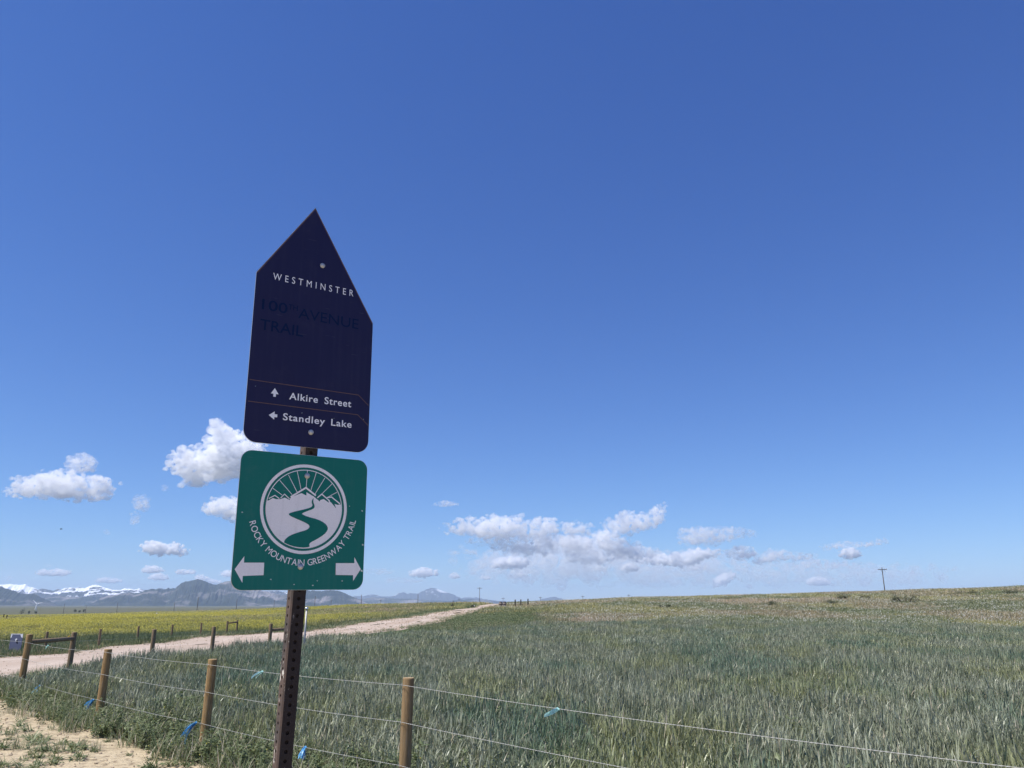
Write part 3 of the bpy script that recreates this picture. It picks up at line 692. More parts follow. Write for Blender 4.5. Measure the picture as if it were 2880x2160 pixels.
def meadow_patch(mats, nb, hh, nfl, frac):
    g = Veg()
    for _ in range(nb):
        x, y = U(-.5, .5), U(-.5, .5)
        g.strip((x, y, 0), U(0, 6.283), hh * U(.5, 1.25), U(.02, .035), U(.0, .4), U(0, .9), 1 if random.random() < frac else 0, 2)
    for _ in range(nfl):
        x, y, z = U(-.5, .5), U(-.5, .5), hh * U(.65, 1.2)
        for k in range(3): g.leaf((x + U(-.03, .03), y + U(-.03, .03), z + U(-.03, .03)), U(0, 6.283), U(-.3, 1), U(.03, .06), U(.025, .05), 2)
    return g
mead_c = coll('meadow_sources')
for i in range(6): meadow_patch(0, 140, .26, (0, 0, 3, 0, 8, 0)[i], .25).build('meadow_patch', [M['drygrass'], M['grass'], M['white_flower']], mead_c)
must_c = coll('mustard_sources')
for i in range(5): meadow_patch(0, 110, .36, (0, 3, 9, 20, 45)[i], (.7, .5, .3, .2, .1)[i]).build('mustard_patch', [M['mustard_leaf'], M['drygrass'], M['mustard_flower']], must_c)
marg_c = coll('margin_sources')
for i in range(4): meadow_patch(0, 150, .18, 0, .12).build('margin_patch', [M['grass'], M['drygrass'], M['white_flower']], marg_c)

# ------------------------------------------------------------------ the fields
def jgrid(x0, x1, y0, y1, st):
    xs, ys_ = np.meshgrid(np.arange(x0, x1, st), np.arange(y0, y1, st)); k = xs.size
    return xs.ravel() + rng.uniform(-.5, .5, k) * st, ys_.ravel() + rng.uniform(-.5, .5, k) * st
def frustum(X, Y, m=.06): return (Y > 1.2) & (np.abs(X) < Y * (.69 + m) + 1.5)
def field_noise(X, Y, s, o): return np.array([mnoise.noise((x * s, y * s, o)) for x, y in zip(X, Y)])
def z_on(X, Y, dz=0.): return np.stack([X, Y, hgt(X, Y) + dz], -1)
def in_wheat(X, Y): return (d_fence(X, Y) > .30) & (X > x_near(Y) + np.interp(Y, [15, 26, 34, 45], [1.2, 2.2, 1.2, .8])) & (Y < wheat_far(X, Y)) & frustum(X, Y)
X, Y = jgrid(-14, 42, 2, 27, .225); k = in_wheat(X, Y) & (rng.random(X.size) < np.clip(.45 + d_fence(X, Y) * .28, 0, 1))
Xa, Ya = X[k & (Y < 24)], Y[k & (Y < 24)]
X, Y = jgrid(-14, 44, 24, 53, .30); k = in_wheat(X, Y); Xb, Yb = X[k], Y[k]
Xw, Yw = np.concatenate([Xa, Xb]), np.concatenate([Ya, Yb])
sz = np.concatenate([np.ones(len(Xa)), np.full(len(Xb), 1.28)])
hz = 1 + .26 * field_noise(Xw, Yw, .35, 4.) ; hz = hz * np.concatenate([np.ones(len(Xa)), np.full(len(Xb), 1 / 1.28)]) * np.clip(.72 + d_fence(Xw, Yw) * .12, .72, 1)
scatter('wheat_field', z_on(Xw, Yw, -.01), wheat_c, 'blue-green young wheat crop filling the field behind the wire fence', 'wheat', (.9, 1.12), .05, sz, hz)
# weeds along and inside the fence
X, Y = jgrid(-16, 6, 2, 20, .13); dd = d_fence(X, Y); nz = field_noise(X, Y, .8, 2.)
lim = np.clip(1 - np.abs(dd - .35) / 1.1, 0, 1)
k = (X > x_near(Y) + .3) & frustum(X, Y) & (dd > np.interp(X, [-9, -5], [.05, -.38]) + .35 * nz) & (rng.random(X.size) < np.where(dd < .6, .85, np.clip(1.1 - dd * .35 + nz * .5, 0, .8)))
X, Y = X[k], Y[k]
scatter('fence_weeds', z_on(X, Y, -.01), weed_c, 'low leafy green weeds along the foot of the wire fence', 'weeds', (.8, 1.35), .1)
X, Y = jgrid(-16, 4, 2, 20, .20); dd = d_fence(X, Y); nz = field_noise(X, Y, .7, 8.)
k = (X > x_near(Y) + .2) & frustum(X, Y) & (dd > np.interp(X, [-9, -5], [.0, -.5]) + .4 * nz) & (dd < 1.8) & (rng.random(X.size) < .55)
scatter('fence_grass', z_on(X[k], Y[k], -.01), grass_c, 'grass tufts growing among the weeds under the fence wires', 'grass', (.8, 1.5), .08)
X, Y = jgrid(-6, 14, 5, 24, .17); dd = d_fence(X, Y); nz = field_noise(X, Y, .55, 31.)
k = in_wheat(X, Y) & (dd < 13) & (nz > .30) & (rng.random(X.size) < .55)
scatter('crop_weeds', z_on(X[k], Y[k], 0), weed_c, 'taller yellow-flecked weeds growing in patches through the wheat', 'weeds', (1.2, 1.9), .08)
# sprigs and clods on the bare dirt
X, Y = jgrid(-13, 2, 4, 16, .16); dd = d_fence(X, Y); nz = field_noise(X, Y, 1.1, 5.) + .6 * field_noise(X, Y, .4, 15.)
k = frustum(X, Y) & (dd < -.35) & (X > x_near(Y)) & (rng.random(X.size) < np.clip((nz + .06) * 2.4, .03, .8))
scatter('dirt_weeds', z_on(X[k], Y[k], -.005), sprig_c, 'small flattened weeds scattered over bare pale dirt', 'weeds', (.6, 1.5), .1)
X, Y = jgrid(-13, 2, 4, 16, .3); dd = d_fence(X, Y); nz = field_noise(X, Y, .9, 25.)
k = frustum(X, Y) & (dd < -.35) & (X > x_near(Y)) & (rng.random(X.size) < np.clip((nz - .0) * 1.6, 0.02, .6))
scatter('dirt_grass', z_on(X[k], Y[k], -.005), grass_c, 'short grey-green grass tufts on the bare dirt', 'grass', (.45, .8), .1)
litter_c = coll('litter_sources')
for i in range(4):
    g = Veg()
    for _ in range(9): g.strip((U(-.12, .12), U(-.12, .12), U(.002, .012)), U(0, 6.283), U(.03, .10), U(.003, .006), U(1.45, 1.62), U(-.1, .1), 0, 2, .5)
    g.build('straw_litter', [M['straw']], litter_c)
X, Y = jgrid(-13, 2, 4, 16, .22); dd = d_fence(X, Y); k = frustum(X, Y) & (dd < .1) & (X > x_near(Y)) & (rng.random(X.size) < .5)
scatter('straw_litter', z_on(X[k], Y[k], .012), litter_c, 'bleached straw litter strewn over the bare dirt', 'litter', (.7, 1.4), .03)
clod_c = coll('clod_sources')
for i in range(4):
    bm = bmesh.new(); bmesh.ops.create_icosphere(bm, subdivisions=1, radius=.018)
    for v in bm.verts: v.co *= U(.6, 1.35); v.co.z *= .6
    me = bpy.data.meshes.new('clod'); bm.to_mesh(me); bm.free(); me.materials.append(M['clod']); o = bpy.data.objects.new('dirt_clod', me); clod_c.objects.link(o)
X, Y = jgrid(-13, 2, 4, 16, .13); dd = d_fence(X, Y); k = frustum(X, Y) & (dd < -.2) & (X > x_near(Y)) & (rng.random(X.size) < .4)
scatter('dirt_clods', z_on(X[k], Y[k], .004), clod_c, 'crumbly dry clods lying on the bare dirt', 'clods', (.35, 1.5), .8)
yq = rng.uniform(16, 95, 5200); sd_ = rng.random(5200) < .45
xq = np.where(sd_, x_far(yq) + .1 + np.abs(rng.normal(0, .5, 5200)), x_near(yq) - .1 - np.abs(rng.normal(0, .6, 5200))); xq = np.where(rng.random(5200) < .25, x_far(yq) + (x_near(yq) - x_far(yq)) * rng.random(5200), xq)
scatter('trail_gravel', z_on(xq, yq, .03), clod_c, 'loose pale gravel along the ragged trail edges', 'gravel', (.4, 1.6), .8, np.clip(yq / 30, .8, 3.0))
yq = rng.uniform(15, 100, 900); sd_ = rng.random(900) < .6
xq = np.where(sd_, x_far(yq) + np.abs(rng.normal(0, .35, 900)), x_near(yq) - np.abs(rng.normal(0, .5, 900)))
scatter('trail_edge_grass', z_on(xq, yq, .0), grass_c, 'stray grass tufts creeping over the trail edges', 'grass', (.5, 1.1), .1, np.clip(yq / 40, .8, 1.8), np.clip(40 / yq, .5, 1))
# margin beyond the trail, mustard field, meadow
def polar(n_, p0, p1, r0, r1, pw=1.):
    ph = rng.uniform(p0, p1, n_); u = rng.random(n_) ** pw; rr = r0 * (r1 / r0) ** u
    return np.sin(ph) * rr, np.cos(ph) * rr, rr
Xq, Yq, rr = polar(26000, -.66, -.05, 22, 130)
k = (Xq < x_far(Yq) - .1 + .3 * rng.standard_normal(len(Xq))) & (Xq > x_far(Yq) - np.interp(Yq, [0, 35, 50, 120], [8.5, 5.4, 2.0, 1.6]) * rng.uniform(.5, 1.15, len(Xq)))
scatter('trail_margin_grass', z_on(Xq[k], Yq[k], -.02), marg_c, 'dark green grass strip along the far edge of the trail', 'grass', (.8, 1.2), .04, np.clip(rr[k] / 55, .7, 2.0), np.clip(55 / rr[k], .5, 1.45) * 1.1)
Xq, Yq, rr = polar(34000, -.68, -.02, 26, 470)
crq = np.interp(np.arctan2(Xq, Yq), _phi, _Rc)
k = (Xq < x_far(Yq) - np.interp(Yq, [0, 35, 50, 120], [6.0, 4.2, 1.4, 1.2])) & (rr < crq * 1.06)
scatter('mustard_field', z_on(Xq[k], Yq[k], -.03), must_c, 'yellow flowering mustard field beyond the trail', 'mustard', (.8, 1.2), .04, np.clip(rr[k] / 60, .8, 5.5), np.clip(60 / rr[k], .19, 1.1), np.round(.2 + 1.6 * smooth((rr[k] - 50) / 90) + 7.5 * np.array([mnoise.fractal((x * .035, y * .012, 7.), 1, 2, 3) for x, y in zip(Xq[k], Yq[k])]) + .5 * rng.standard_normal(k.sum())).astype(int))
Xq, Yq, rr = polar(52000, -.12, .68, 30, 150, .8)
crq = np.interp(np.arctan2(Xq, Yq), _phi, _Rc)
near_ok = (Xq > x_near(Yq) + .4) & (Yq > wheat_far(Xq, Yq) - 1.5) & (rr < crq * 1.05)
gr = rng.random(len(Xq)) < np.clip(1 - (rr - 85) / 40, 0, 1) * smooth((.16 - np.arctan2(Xq, Yq)) / .14)
k = near_ok & ~gr
scatter('meadow_grass', z_on(Xq[k], Yq[k], -.03), mead_c, 'straw coloured dry meadow with pale flowers rising beyond the wheat', 'meadow', (.8, 1.2), .04, np.clip(rr[k] / 60, .8, 2.2), np.clip(60 / rr[k], .45, 1.1) * 1.25)
k = near_ok & gr
scatter('mown_margin_grass', z_on(Xq[k], Yq[k], -.03), marg_c, 'short green grass between the wheat and the trail', 'grass', (.8, 1.2), .04, np.clip(rr[k] / 60, .7, 2.0), np.clip(60 / rr[k], .45, 1.2) * .55)

# ------------------------------------------------------------------ trail sign: perforated post with two bolted plates
YAW = R(34.0)
sx_, sy_ = -.7205, 2.6868
plate_z = CAM_H + .2774
u_ = Vector((math.cos(YAW), math.sin(YAW), 0)); n_ = Vector((math.sin(YAW), -math.cos(YAW), 0))
TW = .0508                                                # post width
gz = h1(sx_, sy_)
sign = empty('trail_sign', (sx_, sy_, gz), YAW, 'rusty perforated post carrying a navy pointed plate above a green trail plate', 'sign')
LEAN = -.0146
PZ = plate_z - gz                                         # height of the green plate's middle above the post foot
sign.rotation_euler = (0, LEAN, YAW)
sign.location = Vector((sx_, sy_, plate_z)) - sign.rotation_euler.to_matrix() @ Vector((0, 0, PZ))
# local axes of the sign: x = plate right, -y = out of the plate front, z = up. plate front face at y=0, post behind it
def perforated_post(height, pitch=.0278, rad=.0062, seg=14, wall=.003, ch=.005, z0=-.25):
    V = []; F = []; FI = []
    half = TW / 2; flat = half - ch
    ncell = int((height - z0) / pitch)
    for face in range(4):
        a = face * math.pi / 2; ca, sa = math.cos(a), math.sin(a)
        def put(x, y, z): V.append((x * ca - y * sa, x * sa + y * ca, z)); return len(V) - 1
        for i in range(ncell):
            zc = z0 + (i + .5) * pitch
            inner = []; outer = []; deep = []
            for k in range(seg):
                w = 2 * math.pi * (k + .5) / seg; cx, cz = math.cos(w), math.sin(w)
                sc = min(flat / max(abs(cx), 1e-6), (pitch / 2) / max(abs(cz), 1e-6))
                inner.append(put(cx * rad, -half, zc + cz * rad)); outer.append(put(cx * sc, -half, zc + cz * sc)); deep.append(put(cx * rad, -half + wall, zc + cz * rad))
            corners = {}
            for k in range(seg):
                j = (k + 1) % seg
                F.append((inner[k], outer[k], outer[j], inner[j])); F.append((deep[k], inner[k], inner[j], deep[j]))
            for sx in (-1, 1):
                for sz in (-1, 1):
                    c = put(sx * flat, -half, zc + sz * pitch / 2)
                    ks = [k for k in range(seg) if (V[outer[k]][2] - zc) * sz > 0]
                    w0 = math.atan2(sz * pitch / 2, sx * flat) % (2 * math.pi)
                    k0 = int((w0 / (2 * math.pi) * seg - .5) % seg); F.append((outer[k0], c, outer[(k0 + 1) % seg]))
        za, zb = z0, z0 + ncell * pitch
        q = [put(flat, -half, za), put(half, -half + ch, za), put(half, -half + ch, zb), put(flat, -half, zb)]; F.append(tuple(q))
        q = [put(-half + wall, -half + wall + .0005, za), put(half - wall, -half + wall + .0005, za), put(half - wall, -half + wall + .0005, zb), put(-half + wall, -half + wall + .0005, zb)]
        FI.append(tuple(q))
    return V, F, FI, z0 + ncell * pitch
V, F, FI, ptop = perforated_post(PZ + 1.0)
lean = Matrix.Shear('XY', 4, (0, 0))
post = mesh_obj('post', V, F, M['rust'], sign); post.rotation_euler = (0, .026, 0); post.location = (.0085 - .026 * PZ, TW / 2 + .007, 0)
post.data.materials.append(M['shadedsteel'])
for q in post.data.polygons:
    if q.center.x > -TW / 2 + .0048: q.material_index = 1  # darker copy on all faces but the sunward one, shade put into colour
bm = bmesh.new(); box(bm, (0, 0, (ptop - .25) / 2), (TW - .010, TW - .010, ptop + .24)); core = bm_obj('post_lining', bm, M['hole'], post)
def flat_poly(name, pts, y, mat, parent, thick=0):
    """closed outline in plate x,z -> faces at depth y"""
    bm = bmesh.new(); vs = [bm.verts.new((a, y, b)) for a, b in pts]; f = bm.faces.new(vs)
    if thick:
        r = bmesh.ops.extrude_face_region(bm, geom=[f]); bmesh.ops.translate(bm, vec=(0, thick, 0), verts=[v for v in r['geom'] if isinstance(v, bmesh.types.BMVert)])
    bmesh.ops.recalc_face_normals(bm, faces=bm.faces)
    if not thick:
        bmesh.ops.triangulate(bm, faces=bm.faces)
        for f in bm.faces:
            if f.normal.y > 0: f.normal_flip()
    return bm_obj(name, bm, mat, parent)
def rounded(pts, radii, n=8):
    out = []; k = len(pts)
    for i, p in enumerate(pts):
        p = Vector(p); a = Vector(pts[i - 1]); b = Vector(pts[(i + 1) % k]); r = radii[i]
        if r <= 0: out.append(tuple(p)); continue
        d1 = (a - p).normalized(); d2 = (b - p).normalized(); ang = d1.angle(d2); t = r / math.tan(ang / 2)
        c = p + (d1 + d2).normalized() * (r / math.sin(ang / 2)); s0 = p + d1 * t - c; s1_ = p + d2 * t - c
        a0 = math.atan2(s0.y, s0.x); a1 = math.atan2(s1_.y, s1_.x); da = (a1 - a0 + math.pi) % (2 * math.pi) - math.pi
        out += [(c.x + r * math.cos(a0 + da * q / n), c.y + r * math.sin(a0 + da * q / n)) for q in range(n + 1)]
    return out
HW = .2286
def P(pts): return [(a, b + PZ) for a, b in pts]
navy_out = P(rounded([(-HW, .258), (HW, .258), (HW, .769), (-.027, 1.1936), (-HW, .8785)], [.045, .045, 0, 0, 0]))
green_out = P(rounded([(-HW, -.2305), (HW, -.2305), (HW, .2305), (-HW, .2305)], [.036] * 4))
def plate_part(name, outline, mat, label):
    b = flat_poly(name, outline, 0.0, M['aluminium'], sign, .0032); b['label'] = label
    cx = sum(p[0] for p in outline) / len(outline); cz = sum(p[1] for p in outline) / len(outline)
    ins = [(cx + (a - cx) * .9965, cz + (z - cz) * .9965) for a, z in outline]
    flat_poly('sheeting', ins, -.0007, mat, b); return b
navy = plate_part('pointed_plate', navy_out, M['navy'], 'navy pointed plate with white place names')
green = plate_part('square_plate', green_out, M['green'], 'green plate with round mountain and road emblem')
def stroke(name, pts, w, y, mat, parent, closed=False):
    bm = bmesh.new(); k = len(pts); vs = []
    for i, p in enumerate(pts):
        p = Vector(p); a = Vector(pts[i - 1]) if (i > 0 or closed) else None; b = Vector(pts[(i + 1) % k]) if (i < k - 1 or closed) else None
        d = ((p - a).normalized() if a else Vector((0, 0))) + ((b - p).normalized() if b else Vector((0, 0)))
        d.normalize(); nrm = Vector((-d.y, d.x)); m = w / 2
        if a and b: m = min(w / 2 / max(.35, nrm.dot(Vector((-(b - p).normalized().y, (b - p).normalized().x)))), w * 1.6)
        vs.append((bm.verts.new((p.x + nrm.x * m, y, p.y + nrm.y * m)), bm.verts.new((p.x - nrm.x * m, y, p.y - nrm.y * m))))
    for i in range(k if closed else k - 1):
        j = (i + 1) % k; bm.faces.new((vs[i][0], vs[i][1], vs[j][1], vs[j][0]))
    for f in bm.faces:
        f.normal_update()
        if f.normal.y > 0: f.normal_flip()
    return bm_obj(name, bm, mat, parent)
def text_geo(body, spacing=1.0, bold=0.0):
    if 'M' in body or 'N' in body: bold = 0.0
    cu = bpy.data.curves.new('t', 'FONT'); cu.body = body; cu.size = 1; cu.space_character = spacing; cu.offset = bold; cu.resolution_u = 6
    o = bpy.data.objects.new('t', cu); C.objects.link(o); dg = bpy.context.evaluated_depsgraph_get()
    me = bpy.data.meshes.new_from_object(o.evaluated_get(dg)); v = np.array([q.co[:2] for q in me.vertices]); f = [tuple(p.vertices) for p in me.polygons]
    bpy.data.objects.remove(o); bpy.data.curves.remove(cu); bpy.data.meshes.remove(me); return v, f
def lettering(name, body, x0, x1, zb, zt, mat, parent, spacing=1., bold=0., y=-.0013, ref='H'):
    v, f = text_geo(body, spacing, bold); hv, _ = text_geo(ref, 1, bold)
    cap0, cap1 = hv[:, 1].min(), hv[:, 1].max()
    X = x0 + (v[:, 0] - v[:, 0].min()) / np.ptp(v[:, 0]) * (x1 - x0); Z = zb + (v[:, 1] - cap0) / (cap1 - cap0) * (zt - zb)
    o = mesh_obj(name, [(a, y, b + PZ) for a, b in zip(X, Z)], f, mat, parent)
    for p in o.data.polygons:
        if p.normal.y > 0: p.flip()
    return o
lettering('place_lettering', 'WESTMINSTER', -.1683, .1425, .8625, .8885, M['print'], navy, 1.75, .004)
lettering('faded_lettering', '100', -.2000, -.1075, .741, .780, M['navy_faded'], navy, 1.0, .008)
lettering('faded_lettering', 'TH', -.1046, -.0700, .7600, .7800, M['navy_faded'], navy, .95, .008)
lettering('faded_lettering', 'AVENUE', -.0660, .1690, .7335, .7735, M['navy_faded'], navy, 1.0, .008)
lettering('faded_lettering', 'TRAIL', -.2010, -.0446, .6640, .7040, M['navy_faded'], navy, 1.0, .008)
lettering('place_lettering', 'Alkire', -.0795, .0256, .4240, .4490, M['print'], navy, 1.12, .014)
lettering('place_lettering', 'Street', .0509, .1540, .4240, .4500, M['print'], navy, 1.12, .014)
lettering('place_lettering', 'Standley', -.0967, .0566, .3468, .3715, M['print'], navy, 1.12, .014)
lettering('place_lettering', 'Lake', .0802, .1589, .3468, .3715, M['print'], navy, 1.12, .014)
flat_poly('arrow', P([(-.1325, .4576), (-.1453, .4365), (-.1362, .4365), (-.1362, .4262), (-.1272, .4262), (-.1272, .4365), (-.1179, .4365)]), -.0013, M['print'], navy)
flat_poly('arrow', P([(-.147, .3585), (-.1270, .3735), (-.1270, .3640), (-.1171, .3640), (-.1171, .3535), (-.1270, .3535), (-.1270, .3440)]), -.0013, M['print'], navy)
stroke('rule_line', P([(-.2219, .476), (.1809, .475), (.2234, .4393)]), .0026, -.0013, M['brown_print'], navy)
stroke('rule_line', P([(-.2211, .3988), (.1812, .3991), (.2253, .363)]), .0026, -.0013, M['brown_print'], navy)
stroke('border_line', P([(-.2262, .8760), (-.027, 1.1870), (.2262, .7680)]), .0040, -.0013, M['brown_print'], navy)
# round emblem
EC = (.0012, .0425)
def circ(r, n=72, a0=0, a1=2 * math.pi): return [(EC[0] + r * math.cos(a0 + (a1 - a0) * i / n), EC[1] + r * math.sin(a0 + (a1 - a0) * i / n)) for i in range(n)]
stroke('emblem_ring', P(circ(.1490)), .0105, -.0013, M['white'], green, True)
stroke('emblem_inner_ring', P(circ(.1345)), .0026, -.0013, M['white'], green, True)
land = [(-.1331, .063), (-.1255, .0641), (-.112, .0726), (-.1, .0693), (-.0848, .0708), (-.0716, .0767), (-.0539, .0693), (-.051, .0779), (-.0275, .0895), (-.0138, .0955), (.0043, .0881), (.0035, .1), (.0311, .0863), (.0535, .0703), (.055, .0756), (.0674, .0798), (.0874, .0677), (.084, .0773), (.0954, .0692), (.1148, .0494), (.1084, .0647), (.1197, .0619), (.1288, .0641)]
a_r = math.atan2(.0641 - EC[1], .1288 - EC[0]); a_l = math.atan2(.063 - EC[1], -.1331 - EC[0])
arc = [(EC[0] + .1338 * math.cos(a), EC[1] + .1338 * math.sin(a)) for a in np.linspace(a_r, a_l - 2 * math.pi, 60)]
flat_poly('emblem_land', P(land[1:-1] + arc), -.0013, M['white'], green)
road = [(.0313, .0818), (.0247, .0738), (.0242, .0635), (.0283, .0552), (.0244, .0491), (.0071, .0421), (-.0273, .0329), (-.0509, .025), (-.0547, .0204), (-.0468, .0141), (-.022, .0052), (.0065, -.0054), (.0204, -.0132), (.0216, -.0216), (.0116, -.0304), (-.0191, -.0398), (-.0459, -.0507), (-.0619, -.0644), (-.064, -.0743), (-.0627, -.0755), (-.0364, -.0858), (-.0018, -.0905), (.0275, -.0875), (.0233, -.0785), (.0281, -.0717), (.0487, -.0611), (.0762, -.0433), (.0879, -.0276), (.0872, -.0157), (.0739, -.0025), (.0482, .0083), (.0123, .0152), (-.0075, .0227), (-.0077, .0261), (.0076, .0336), (.0318, .0434), (.0361, .0498), (.0346, .0572), (.0297, .0672), (.0299, .0759)]
def chaikin(pts):
    o = []
    for i in range(len(pts)):
        a, b = pts[i], pts[(i + 1) % len(pts)]; o += [(a[0] * .75 + b[0] * .25, a[1] * .75 + b[1] * .25), (a[0] * .25 + b[0] * .75, a[1] * .25 + b[1] * .75)]
    return o
flat_poly('emblem_road', P(chaikin(road)), -.0019, M['greenink'], green)
for pk, w in (([(-.0511, .0796), (.0008, .1154), (.038, .0901)], .0058), ([(-.126, .0701), (-.106, .082), (-.09, .0722)], .003), ([(-.0857, .0741), (-.0731, .0884), (-.0541, .0726)], .003), ([(.0438, .0825), (.0592, .0967), (.0896, .0741)], .004), ([(.078, .0856), (.0962, .0885), (.1287, .0659)], .004)):
    stroke('emblem_peak', P(pk), w, -.0016, M['white'], green)
for ry in [[(-.1144, .106), (-.0807, .0845)], [(-.0927, .1345), (-.0465, .0883)], [(-.0638, .1555), (-.029, .0973)], [(-.0337, .1706), (-.0156, .1067)], [(.0024, .1762), (.0019, .1154)], [(.0351, .1711), (.0182, .1037)], [(.0686, .1561), (.0325, .0915)], [(.0955, .1358), (.0592, .0967)], [(.1155, .1072), (.0798, .0857)]]:
    stroke('emblem_ray', P(ry), .0020, -.0010, M['white'], green)
flat_poly('direction_arrow', P([(-.2197, -.1641), (-.1922, -.1223), (-.1915, -.1428), (-.1256, -.1419), (-.1248, -.1822), (-.1919, -.1851), (-.1917, -.2069)]), -.0013, M['white'], green)
flat_poly('direction_arrow', P([(.2177, -.1593), (.1906, -.2001), (.1896, -.1806), (.125, -.1802), (.1236, -.1401), (.1925, -.1392), (.1916, -.1187)]), -.0013, M['white'], green)
# lettering set round the lower rim
word = 'ROCKY MOUNTAIN GREENWAY TRAIL'
hv, _ = text_geo('H', 1, .004); capH = np.ptp(hv[:, 1]); sc_ = .0212 / capH
geos = [text_geo(ch, 1, .004) if ch != ' ' else None for ch in word]
adv = [np.ptp(g[0][:, 0]) * sc_ + .0036 if g else .0105 for g in geos]
RB = .1935; tot = sum(adv); a0, a1 = R(195.5), R(350.5); kf = (a1 - a0) * RB / tot; cur = 0; LV = []; LF = []
for gch, ad in zip(geos, adv):
    if gch:
        mid = a0 + (cur + ad / 2) * kf / RB; v = gch[0] * sc_; v = v - np.array((v[:, 0].min() + np.ptp(v[:, 0]) / 2, hv[:, 1].min() * sc_))
        v[:, 0] *= min(kf, 1.15)
        tx, tz = -math.sin(mid), math.cos(mid); ix, iz = -math.cos(mid), -math.sin(mid); b0 = len(LV)
        for p in v: LV.append((EC[0] + RB * math.cos(mid) + p[0] * tx + p[1] * ix, -.0013, EC[1] + RB * math.sin(mid) + p[0] * tz + p[1] * iz + PZ))
        LF += [tuple(i + b0 for i in f) for f in gch[1]]
    cur += ad
o = mesh_obj('rim_lettering', LV, LF, M['white'], green)
for p in o.data.polygons:
    if p.normal.y > 0: p.flip()
for a, z, s in ((.214, .045, 1.2), (.2215, -.075, 1.), (.222, -.165, 1.3), (-.10, -.196, .8), (.06, -.20, .6), (.15, -.20, .7), (-.21, .02, .7), (.165, .06, .5), (.045, -.215, .9), (-.02, -.212, .6), (-.2, .455, .4), (-.03, .36 + .02, .4), (.09, .375, .4), (.205, .385, .4)):
    k6 = [(a + s * .0035 * math.cos(w) * U(.5, 1.3), z + s * .003 * math.sin(w) * U(.5, 1.3)) for w in np.linspace(0, 5.5, 6)]
    flat_poly('chip', P(k6), -.0014, M['chip'], green if z < .25 else navy)
# bolts with washers
for a, z in ((.0135, .9600), (.0066, .3137), (.0025, .1570), (-.0022, -.1542)):
    bm = bmesh.new(); cyl(bm, (0, -.0014, 0), (0, -.0048, 0), .0098, .0094, 24)
    r = bmesh.ops.create_uvsphere(bm, u_segments=20, v_segments=12, radius=.0076, matrix=Matrix.Translation((0, -.0048, 0)) @ Matrix.Diagonal((1, .62, 1, 1)))
    b = bm_obj('bolt', bm, M['zinc'], sign, True); b.location = (a, 0, z + PZ)
    bm = bmesh.new(); cyl(bm, (0, 0, 0), (0, .075, 0), .0045, None, 10); s = bm_obj('shank', bm, M['zinc'], b); s.location = (0, 0, 0)

# ------------------------------------------------------------------ fences
def log_post(name, parent, x, y, ztop, r, mat, base=None, tilt=(0, 0), seg=18, below=.35):
    g = h1(x, y) if base is None else base
    bm = bmesh.new(); hgt_ = ztop - g
    rings = [(-below, 1.02), (0, 1.02), (hgt_ * .35, 1.0), (hgt_ * .7, .985), (hgt_ - .012, .97), (hgt_, .93)]
    prev = None; sd_ = U(0, 50)
    for z, k in rings:
        vs = []
        for i in range(seg):
            w = 2 * math.pi * i / seg; rr = r * k * (1 + .03 * mnoise.noise((math.cos(w) * 1.5 + sd_, math.sin(w) * 1.5, z * .8)))
            vs.append(bm.verts.new((rr * math.cos(w), rr * math.sin(w), z)))
        if prev:
            for i in range(seg): bm.faces.new((prev[i], prev[(i + 1) % seg], vs[(i + 1) % seg], vs[i]))
        prev = vs
    top = bm.faces.new(prev); bmesh.ops.recalc_face_normals(bm, faces=bm.faces)
    me = bpy.data.meshes.new(name); bm.to_mesh(me); bm.free()
    me.materials.append(mat); me.materials.append(M['endgrain'])
    for p in me.polygons:
        p.use_smooth = len(p.vertices) == 4
        if len(p.vertices) > 4 and p.center.z > 0: p.material_index = 1
    o = bpy.data.objects.new(name, me); C.objects.link(o); o.parent = parent
    o.location = Vector((x, y, g)) - (parent.location if parent else Vector()); o.rotation_euler = (tilt[0], tilt[1], 0)
    return o
def twisted_wire(name, parent, pts, r=.00125, pitch=.055, sag=.015, mat=None, twist=True, steps=None):
    """two strands wound round each other between the posts"""
    line = []
    for a, b in zip(pts[:-1], pts[1:]):
        a, b = Vector(a), Vector(b); L_ = (b - a).length; k = max(4, int(L_ / (pitch / 6 if twist else .4)))
        for i in range(k): t = i / k; line.append(a.lerp(b, t) - Vector((0, 0, sag * L_ / 3 * 4 * t * (1 - t))))
    line.append(Vector(pts[-1])); V = []; F = []
    off = parent.location if parent else Vector()
    if not twist:
        v, f = tube([p - off for p in line], r, 5); V, F = v, f
    else:
        for s in (0, math.pi):
            P_ = []; dist = 0
            for i, p in enumerate(line):
                if i: dist += (p - line[i - 1]).length
                d = (line[min(i + 1, len(line) - 1)] - line[max(i - 1, 0)]).normalized(); a = d.cross(Vector((0, 0, 1))).normalized(); b = d.cross(a)
                w = dist / pitch * 2 * math.pi + s; P_.append(p - off + (a * math.cos(w) + b * math.sin(w)) * r * 1.05)
            v, f = tube(P_, r, 4); b0 = len(V); V += v; F += [tuple(i + b0 for i in q) for q in f]
    return mesh_obj(name, V, F, mat or M['wire'], parent, True)
def towards_cam(x, y, d):
    v = Vector((-FN[0], -FN[1])) * d; return x + v.x, y + v.y

